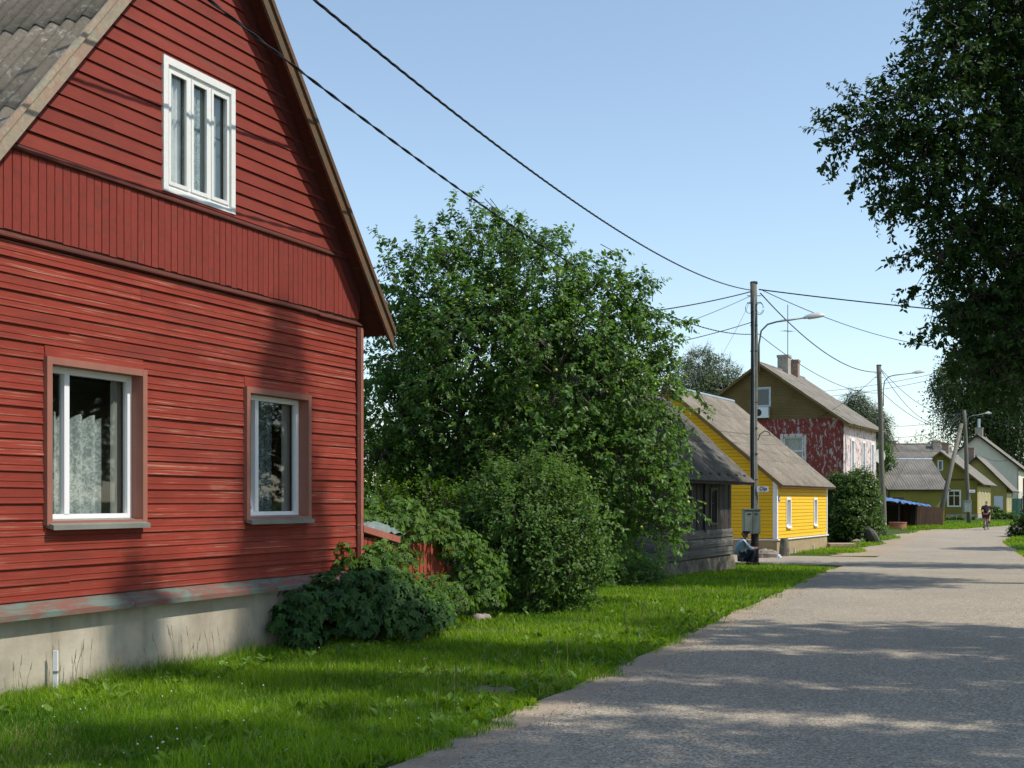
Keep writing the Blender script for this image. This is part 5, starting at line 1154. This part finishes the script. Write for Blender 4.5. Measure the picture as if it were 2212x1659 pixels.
# shrubs on the right verge and garden plants by the far houses
for nm, lab, cat, c_, ls, nt, ln in (('dark_shrub', 'dark shrub leaning over the right verge at the bend', 'shrub', (2205, 1160, 66), [(2200,1140,16,0), (2212,1150,20,0), (2230,1135,26,0), (2190,1152,10,0), (2240,1120,30,0)], 900, .12),
                            ('garden_plant', 'green plants below the olive house window beside the far pole', 'plants', (2070, 1128, 99), [(2060,1124,6,0), (2075,1124,6,0), (2100,1125,6,0), (2048,1126,5,0)], 260, .16),
                            ('garden_plant', 'bright green plants along the lit wall behind the cyclist', 'plants', (2160, 1122, 101), [(2140,1120,7,0), (2155,1121,7,0), (2150,1105,8,3), (2170,1119,7,0), (2185,1118,8,0), (2163,1110,6,2)], 420, .18)):
    lb = [L2(x, y, r, c_[2]+dy) for x, y, r, dy in ls]
    tree(nm, lab, cat, (lb[0][0], lb[0][1], gz(c_[2])), lb, nt, 8, .22, ln, .55, M['leaf_oak'] if nm == 'dark_shrub' else M['leaf_lilac'], M['bark'], .03, hexa=False, seed=60, tr=.006, fork=.2, up=.5)

# creeper: five fingered leaves over heaps, fence and wall
def creeper(name, label, heaps, n, size, mt, base, face=1.0, parent=None):
    t = thing(name, label, 'creeper', base); B = np.array(base); lb = np.array(heaps, float); wgt = lb[:, 3]**2; wgt /= wgt.sum()
    k = rng.choice(len(lb), n, p=wgt); d = unit(rng.normal(size=(n, 3))); d[:, 2] = np.abs(d[:, 2])*.9-.1; d = unit(d); P = lb[k, :3]+d*(lb[k, 3]*(.70+.45*rng.random(n)+.12*np.sin(d[:, 0]*7+k)+.10*np.sin(d[:, 2]*9+k*2)))[:, None]-B
    P = P[P[:, 2] > .02]; n = len(P); d = d[:n]
    nrm = unit(d+rng.normal(size=(n, 3))*.28+np.array([.25, -.3, .15])); down = unit(np.array([[0, 0, -1.0]])+rng.normal(size=(n, 3))*.35); down = unit(down-nrm*np.sum(down*nrm, 1, keepdims=True)); sd = np.cross(down, nrm)
    PS, AX, NR, LN, TT = [], [], [], [], []; tint = rng.random(n)
    for a, s in ((-1.35, .62), (-.68, .88), (0, 1), (.68, .88), (1.35, .62)):
        PS.append(P); AX.append(down*math.cos(a)+sd*math.sin(a)+nrm*.12); NR.append(nrm+rng.normal(size=(n, 3))*.12); LN.append(size*s*(.7+.5*rng.random(n))); TT.append(np.clip(tint*.8+rng.random(n)*.2, 0, 1))
    leaf_obj('foliage', np.concatenate(PS), np.concatenate(AX), np.concatenate(NR), np.concatenate(LN), np.concatenate(LN)*.42, M[mt], t, np.concatenate(TT), kind='stuff')
    b = MB()
    for q in range(26):
        a = random.choice(heaps); b.tube([(a[0]-base[0]+random.uniform(-.2,.2), a[1]-base[1], 0), (a[0]-base[0]+random.uniform(-.3,.3), a[1]-base[1]-.05, a[2]*.6), (a[0]-base[0]+random.uniform(-.4,.4), a[1]-base[1], a[2]+a[3]*.7)], .008, 4)
    b.build('stems', M['bark'], t, kind='stuff'); return t
def H(u, n, z, r): p = FOOT+dirU*u+dirN*n; return (p.x, p.y, z, r)
c0 = FOOT+dirU*12.6+dirN*.5
creeper('creeper', 'glossy five fingered creeper heaped against the foundation, shade put into its leaf colour', [H(11.55,.25,.25,.24), H(11.75,.30,.42,.26), H(11.6,.35,.1,.22), H(12.1,.30,.40,.32), H(12.4,.42,.46,.36), H(12.75,.55,.42,.38), H(13.0,.75,.30,.36), H(12.3,.6,.2,.3), H(12.8,.95,.15,.3), H(13.3,.9,.2,.3)], 1700, .105, 'leaf_vine_shaded', (c0.x, c0.y, 0))
c1_ = FOOT+dirU*13.9+dirN*.3
creeper('creeper', 'sunlit green creeper climbing over the corner and the red fence', [H(13.1,.30,.55,.26), H(13.35,.35,.72,.26), H(13.4,.45,.40,.32), H(13.9,.42,.22,.30), H(14.5,.30,.42,.26), H(14.5,.45,.18,.28), H(15.0,.25,.40,.24), H(15.2,.35,.22,.28), H(15.35,.1,1.05,.20), H(15.7,.15,.9,.34), H(16.0,.25,.5,.40), H(15.6,0,1.25,.24), H(12.95,.35,.82,.22), H(13.15,.4,.95,.18), H(13.0,.6,.66,.24), H(14.6,.12,1.12,.16), H(14.9,.1,1.18,.15), H(13.7,.12,1.0,.12), H(13.2,.7,.5,.28), H(13.6,.75,.2,.26), H(14.0,.7,.15,.22), H(15.9,.5,.2,.3), H(16.35,.4,.6,.25), H(16.1,.05,.8,.36), H(16.2,.3,.25,.32), H(12.85,.12,.85,.12), H(12.88,.08,1.05,.08), H(14.3,.1,.85,.2)], 3600, .082, 'leaf_vine', (c1_.x, c1_.y, 0))
c2_ = FOOT+dirU*14.2-dirN*.7
creeper('creeper', 'bright creeper mass spilling up behind the fence rail', [H(13.7,-.5,1.15,.28), H(14.2,-.6,1.2,.3), H(14.7,-.5,1.2,.32), H(15.2,-.4,1.3,.32), H(14.0,-.9,1.35,.3), H(15.0,-.9,1.4,.3)], 1500, .09, 'leaf_vine', (c2_.x, c2_.y, 0))

# ------------------------------------------------------------------ grass
def facX(Y): return -7.173+(Y-3.115)*.4343
def vnoise(x, y, s, seed=0): return np.sin(x*s+seed)*np.cos(y*s*1.3+seed*2)+.5*np.sin(x*s*2.7+y*s*1.9+seed*3)+.3*np.sin(x*s*5.1-y*s*4.3)
def grass(name, label, X0, X1, Y0, Y1, n, mask, hmin, hmax, wfun, m='grass', seed=0, ymode=True):
    if ymode: u = rng.random(n); Y = 1/((1/Y0)*(1-u)+(1/Y1)*u)         # denser close to the viewer
    else: Y = Y0+(Y1-Y0)*rng.random(n)
    X = np.array([X0(y) for y in Y])+np.array([X1(y)-X0(y) for y in Y])*rng.random(n)
    k = mask(X, Y); X, Y = X[k], Y[k]; n = len(X); Z = np.interp(Y, GY, GZ)
    nz = vnoise(X, Y, 2.1, seed); h = (hmin+(hmax-hmin)*rng.random(n)**1.6)*(1+.45*nz*.6); w_ = wfun(Y)
    a = rng.random(n)*6.283; d = np.stack([np.cos(a), np.sin(a), np.zeros(n)], 1); ln = rng.random(n)*.75+.1; b = rng.random(n)*6.283; dl = np.stack([np.cos(b), np.sin(b), np.zeros(n)], 1)
    P = np.stack([X, Y, Z-.01], 1); wv = d*(w_*.5)[:, None]; up = np.array([[0, 0, 1.0]])
    M1 = P+up*(h*.55)[:, None]+dl*(h*ln*.25)[:, None]; T = P+up*(h*(1-.25*ln))[:, None]+dl*(h*ln*.8)[:, None]
    V = np.stack([P-wv, P+wv, M1+wv*.75, M1-wv*.75, T], 1).reshape(-1, 3); bb_ = np.arange(n)[:, None]*5
    L_ = (bb_+np.array([[0,1,2,3,3,2,4]])).ravel(); cnt = np.tile([4, 3], n)
    tint = np.clip(.40+.20*nz*.6+.14*vnoise(X, Y, .7, seed+4)+.62*(rng.random(n)-.5), 0, 1)
    dry = rng.random(n) < .035+.10*(vnoise(X, Y, .9, seed+11) > .75); tint = np.where(dry, 1.0, np.minimum(tint, .93))
    return link(name, npmesh(name, V, L_, cnt, np.repeat(tint, 2)), M[m], None, kind='stuff', label=label)
def mk_edge(X, Y): return X < np.interp(Y, LY, LX)-.22+.10*np.sin(Y*2.3)+.06*np.sin(Y*7.1+1)+.05*np.sin(Y*17)-rng.random(len(X))**2*.25
def mk_side(X, Y):                                                       # stay on the near side of the side street
    s = (X-9.8)*.4540+(Y-47.2)*.8910; q = (X-9.8)*-.8910+(Y-47.2)*.4540
    return (s < -7.25+.1*np.sin(q*3)) & ~((q < -1.6) & (s > -7.25-1.6*((-1.6-q)/3.2)**2*2.2))
def mk_bare(X, Y): return ~((((X-pA.x)/.30)**2+((Y-pA.y)/.22)**2 < 1) & (rng.random(len(X)) < .8))
pA = gnd(1062, 1496)
grass('grass', 'mown green grass on the verge between the red house and the road', lambda y: max(facX(y)-.0, -.43*y) if y < 15.6 else facX(y)-2.6, lambda y: lx(y), 6.9, 41.5, 300000, lambda X, Y: mk_edge(X, Y) & mk_side(X, Y) & mk_bare(X, Y), .03, .11, lambda Y: np.maximum(.0055, Y*.00055)*(.6+.8*rng.random(len(Y))))
grass('tall_grass', 'longer grass tufts along the foundation and the verge edge', lambda y: facX(y)+.0, lambda y: facX(y)+.30, 8.5, 15.2, 9000, lambda X, Y: rng.random(len(X)) < .9, .06, .20, lambda Y: np.maximum(.004, Y*.00042), seed=3)
grass('tall_grass', 'uncut seeding grass along the road side of the verge', lambda y: lx(y)-1.6, lambda y: lx(y)-.2, 7.2, 34, 15000, lambda X, Y: (vnoise(X, Y, 1.3, 9) > .1) & mk_edge(X, Y), .08, .22, lambda Y: np.maximum(.0036, Y*.0004), seed=5)
grass('grass', 'grass strip in front of the far houses beyond the side street', lambda y: lx(y)-4.6, lambda y: lx(y)-.8, 49, 90, 42000, lambda X, Y: (X < np.interp(Y, LY, LX)-1.3+.35*np.sin(Y*.9)-.9*rng.random(len(X))**2) & ((X-9.8)*-.8910+(Y-47.2)*.4540 < -.15), .06, .17, lambda Y: Y*.0006, seed=7)
grass('grass', 'grass in front of the olive house and around the far pole', lambda y: lx(y)-9, lambda y: lx(y)-.4, 76, 104, 26000, lambda X, Y: rng.random(len(X)) < 1, .06, .2, lambda Y: Y*.0007, seed=8)
grass('grass', 'grass on the right verge at the bend', lambda y: rx(y)+.2, lambda y: rx(y)+7, 44, 90, 36000, lambda X, Y: ~((Y > 51) & (Y < 55)), .06, .18, lambda Y: Y*.0006, seed=9)
grass('grass', 'grass on the near right verge outside the picture', lambda y: rx(y)+.2, lambda y: rx(y)+6, 4, 44, 14000, lambda X, Y: X > 0, .06, .16, lambda Y: np.maximum(.008, Y*.0007), seed=9)
# seed stalks, broad weeds, clover heads
st = MB()
for k in range(110):
    y = random.uniform(8.5, 15) if k < 80 else random.uniform(8, 22); x = facX(y)+random.uniform(.03, .2) if k < 80 else lx(y)-random.uniform(.3, 1.4); h_ = random.uniform(.16, .42); dx, dy = random.uniform(-.08, .08), random.uniform(-.05, .05); z = gz(y)
    st.tube([(x, y, z), (x+dx*.4, y+dy*.4, z+h_*.6), (x+dx, y+dy, z+h_)], [.0022, .0018, .0012], 3); st.tube([(x+dx*.85, y+dy*.85, z+h_*.82), (x+dx*1.05, y+dy, z+h_*1.06)], [.004, .002], 4)
st.build('seed_stalks', M['drystick'], None, kind='stuff', label='thin dry seed stalks standing in the verge grass')
n = 620; Y = 7.5+rng.random(n)**1.5*15; sd_ = rng.random(n) < .35; X = np.where(sd_, np.array([facX(y) for y in Y])+rng.random(n)*1.0, np.interp(Y, LY, LX)-.3-rng.random(n)**1.5*1.8)
P = []; AX = []; 
for x, y in zip(X, Y):
    for k in range(random.randint(4, 7)): a = random.uniform(0, 6.283); P.append((x+.01*math.cos(a), y+.01*math.sin(a), gz(y)+.01)); AX.append((math.cos(a), math.sin(a), random.uniform(.35, 1.3)))
P = np.array(P); AX = np.array(AX); ln = .05+.075*rng.random(len(P))
leaf_obj('broadleaf_weeds', P, AX, np.tile([[0, 0, 1.0]], (len(P), 1))+rng.normal(size=(len(P), 3))*.3, ln, ln*.45, M['weed'], None, rng.random(len(P)), kind='stuff', label='broad leaved weeds scattered in the verge grass')
cl = MB()
for k in range(130):
    y = 7.3+random.random()**1.4*8; x = max(facX(y)+.3, -.42*y)+random.random()*(lx(y)-.7-max(facX(y)+.3, -.42*y)); z = gz(y)+random.uniform(.05, .09)
    if vnoise(np.array([x]), np.array([y]), 1.7, 2)[0] < -.1: continue
    r = random.uniform(.004, .0075); cl.lathe([(.001, -r), (r, -.2*r), (r*.8, .6*r), (.001, r)], 6, (x, y, z))
cl.build('clover_flowers', M['clover'], None, kind='stuff', label='small white clover heads dotted over the shaded grass')
# loose grit along the asphalt edge
gr_ = MB()
for k in range(900):
    y = 7+random.random()**1.6*26; x = lx(y)+random.gauss(.05, .13); r = random.uniform(.004, .012); z = gz(y)+.024
    gr_.add([(x-r, y, z), (x, y-r, z), (x+r, y, z), (x, y+r, z), (x, y, z+r*1.3)], [(0,1,4), (1,2,4), (2,3,4), (3,0,4)])
gr_.build('loose_grit', M['sand'], None, kind='stuff', label='loose grit scattered along the asphalt edge')
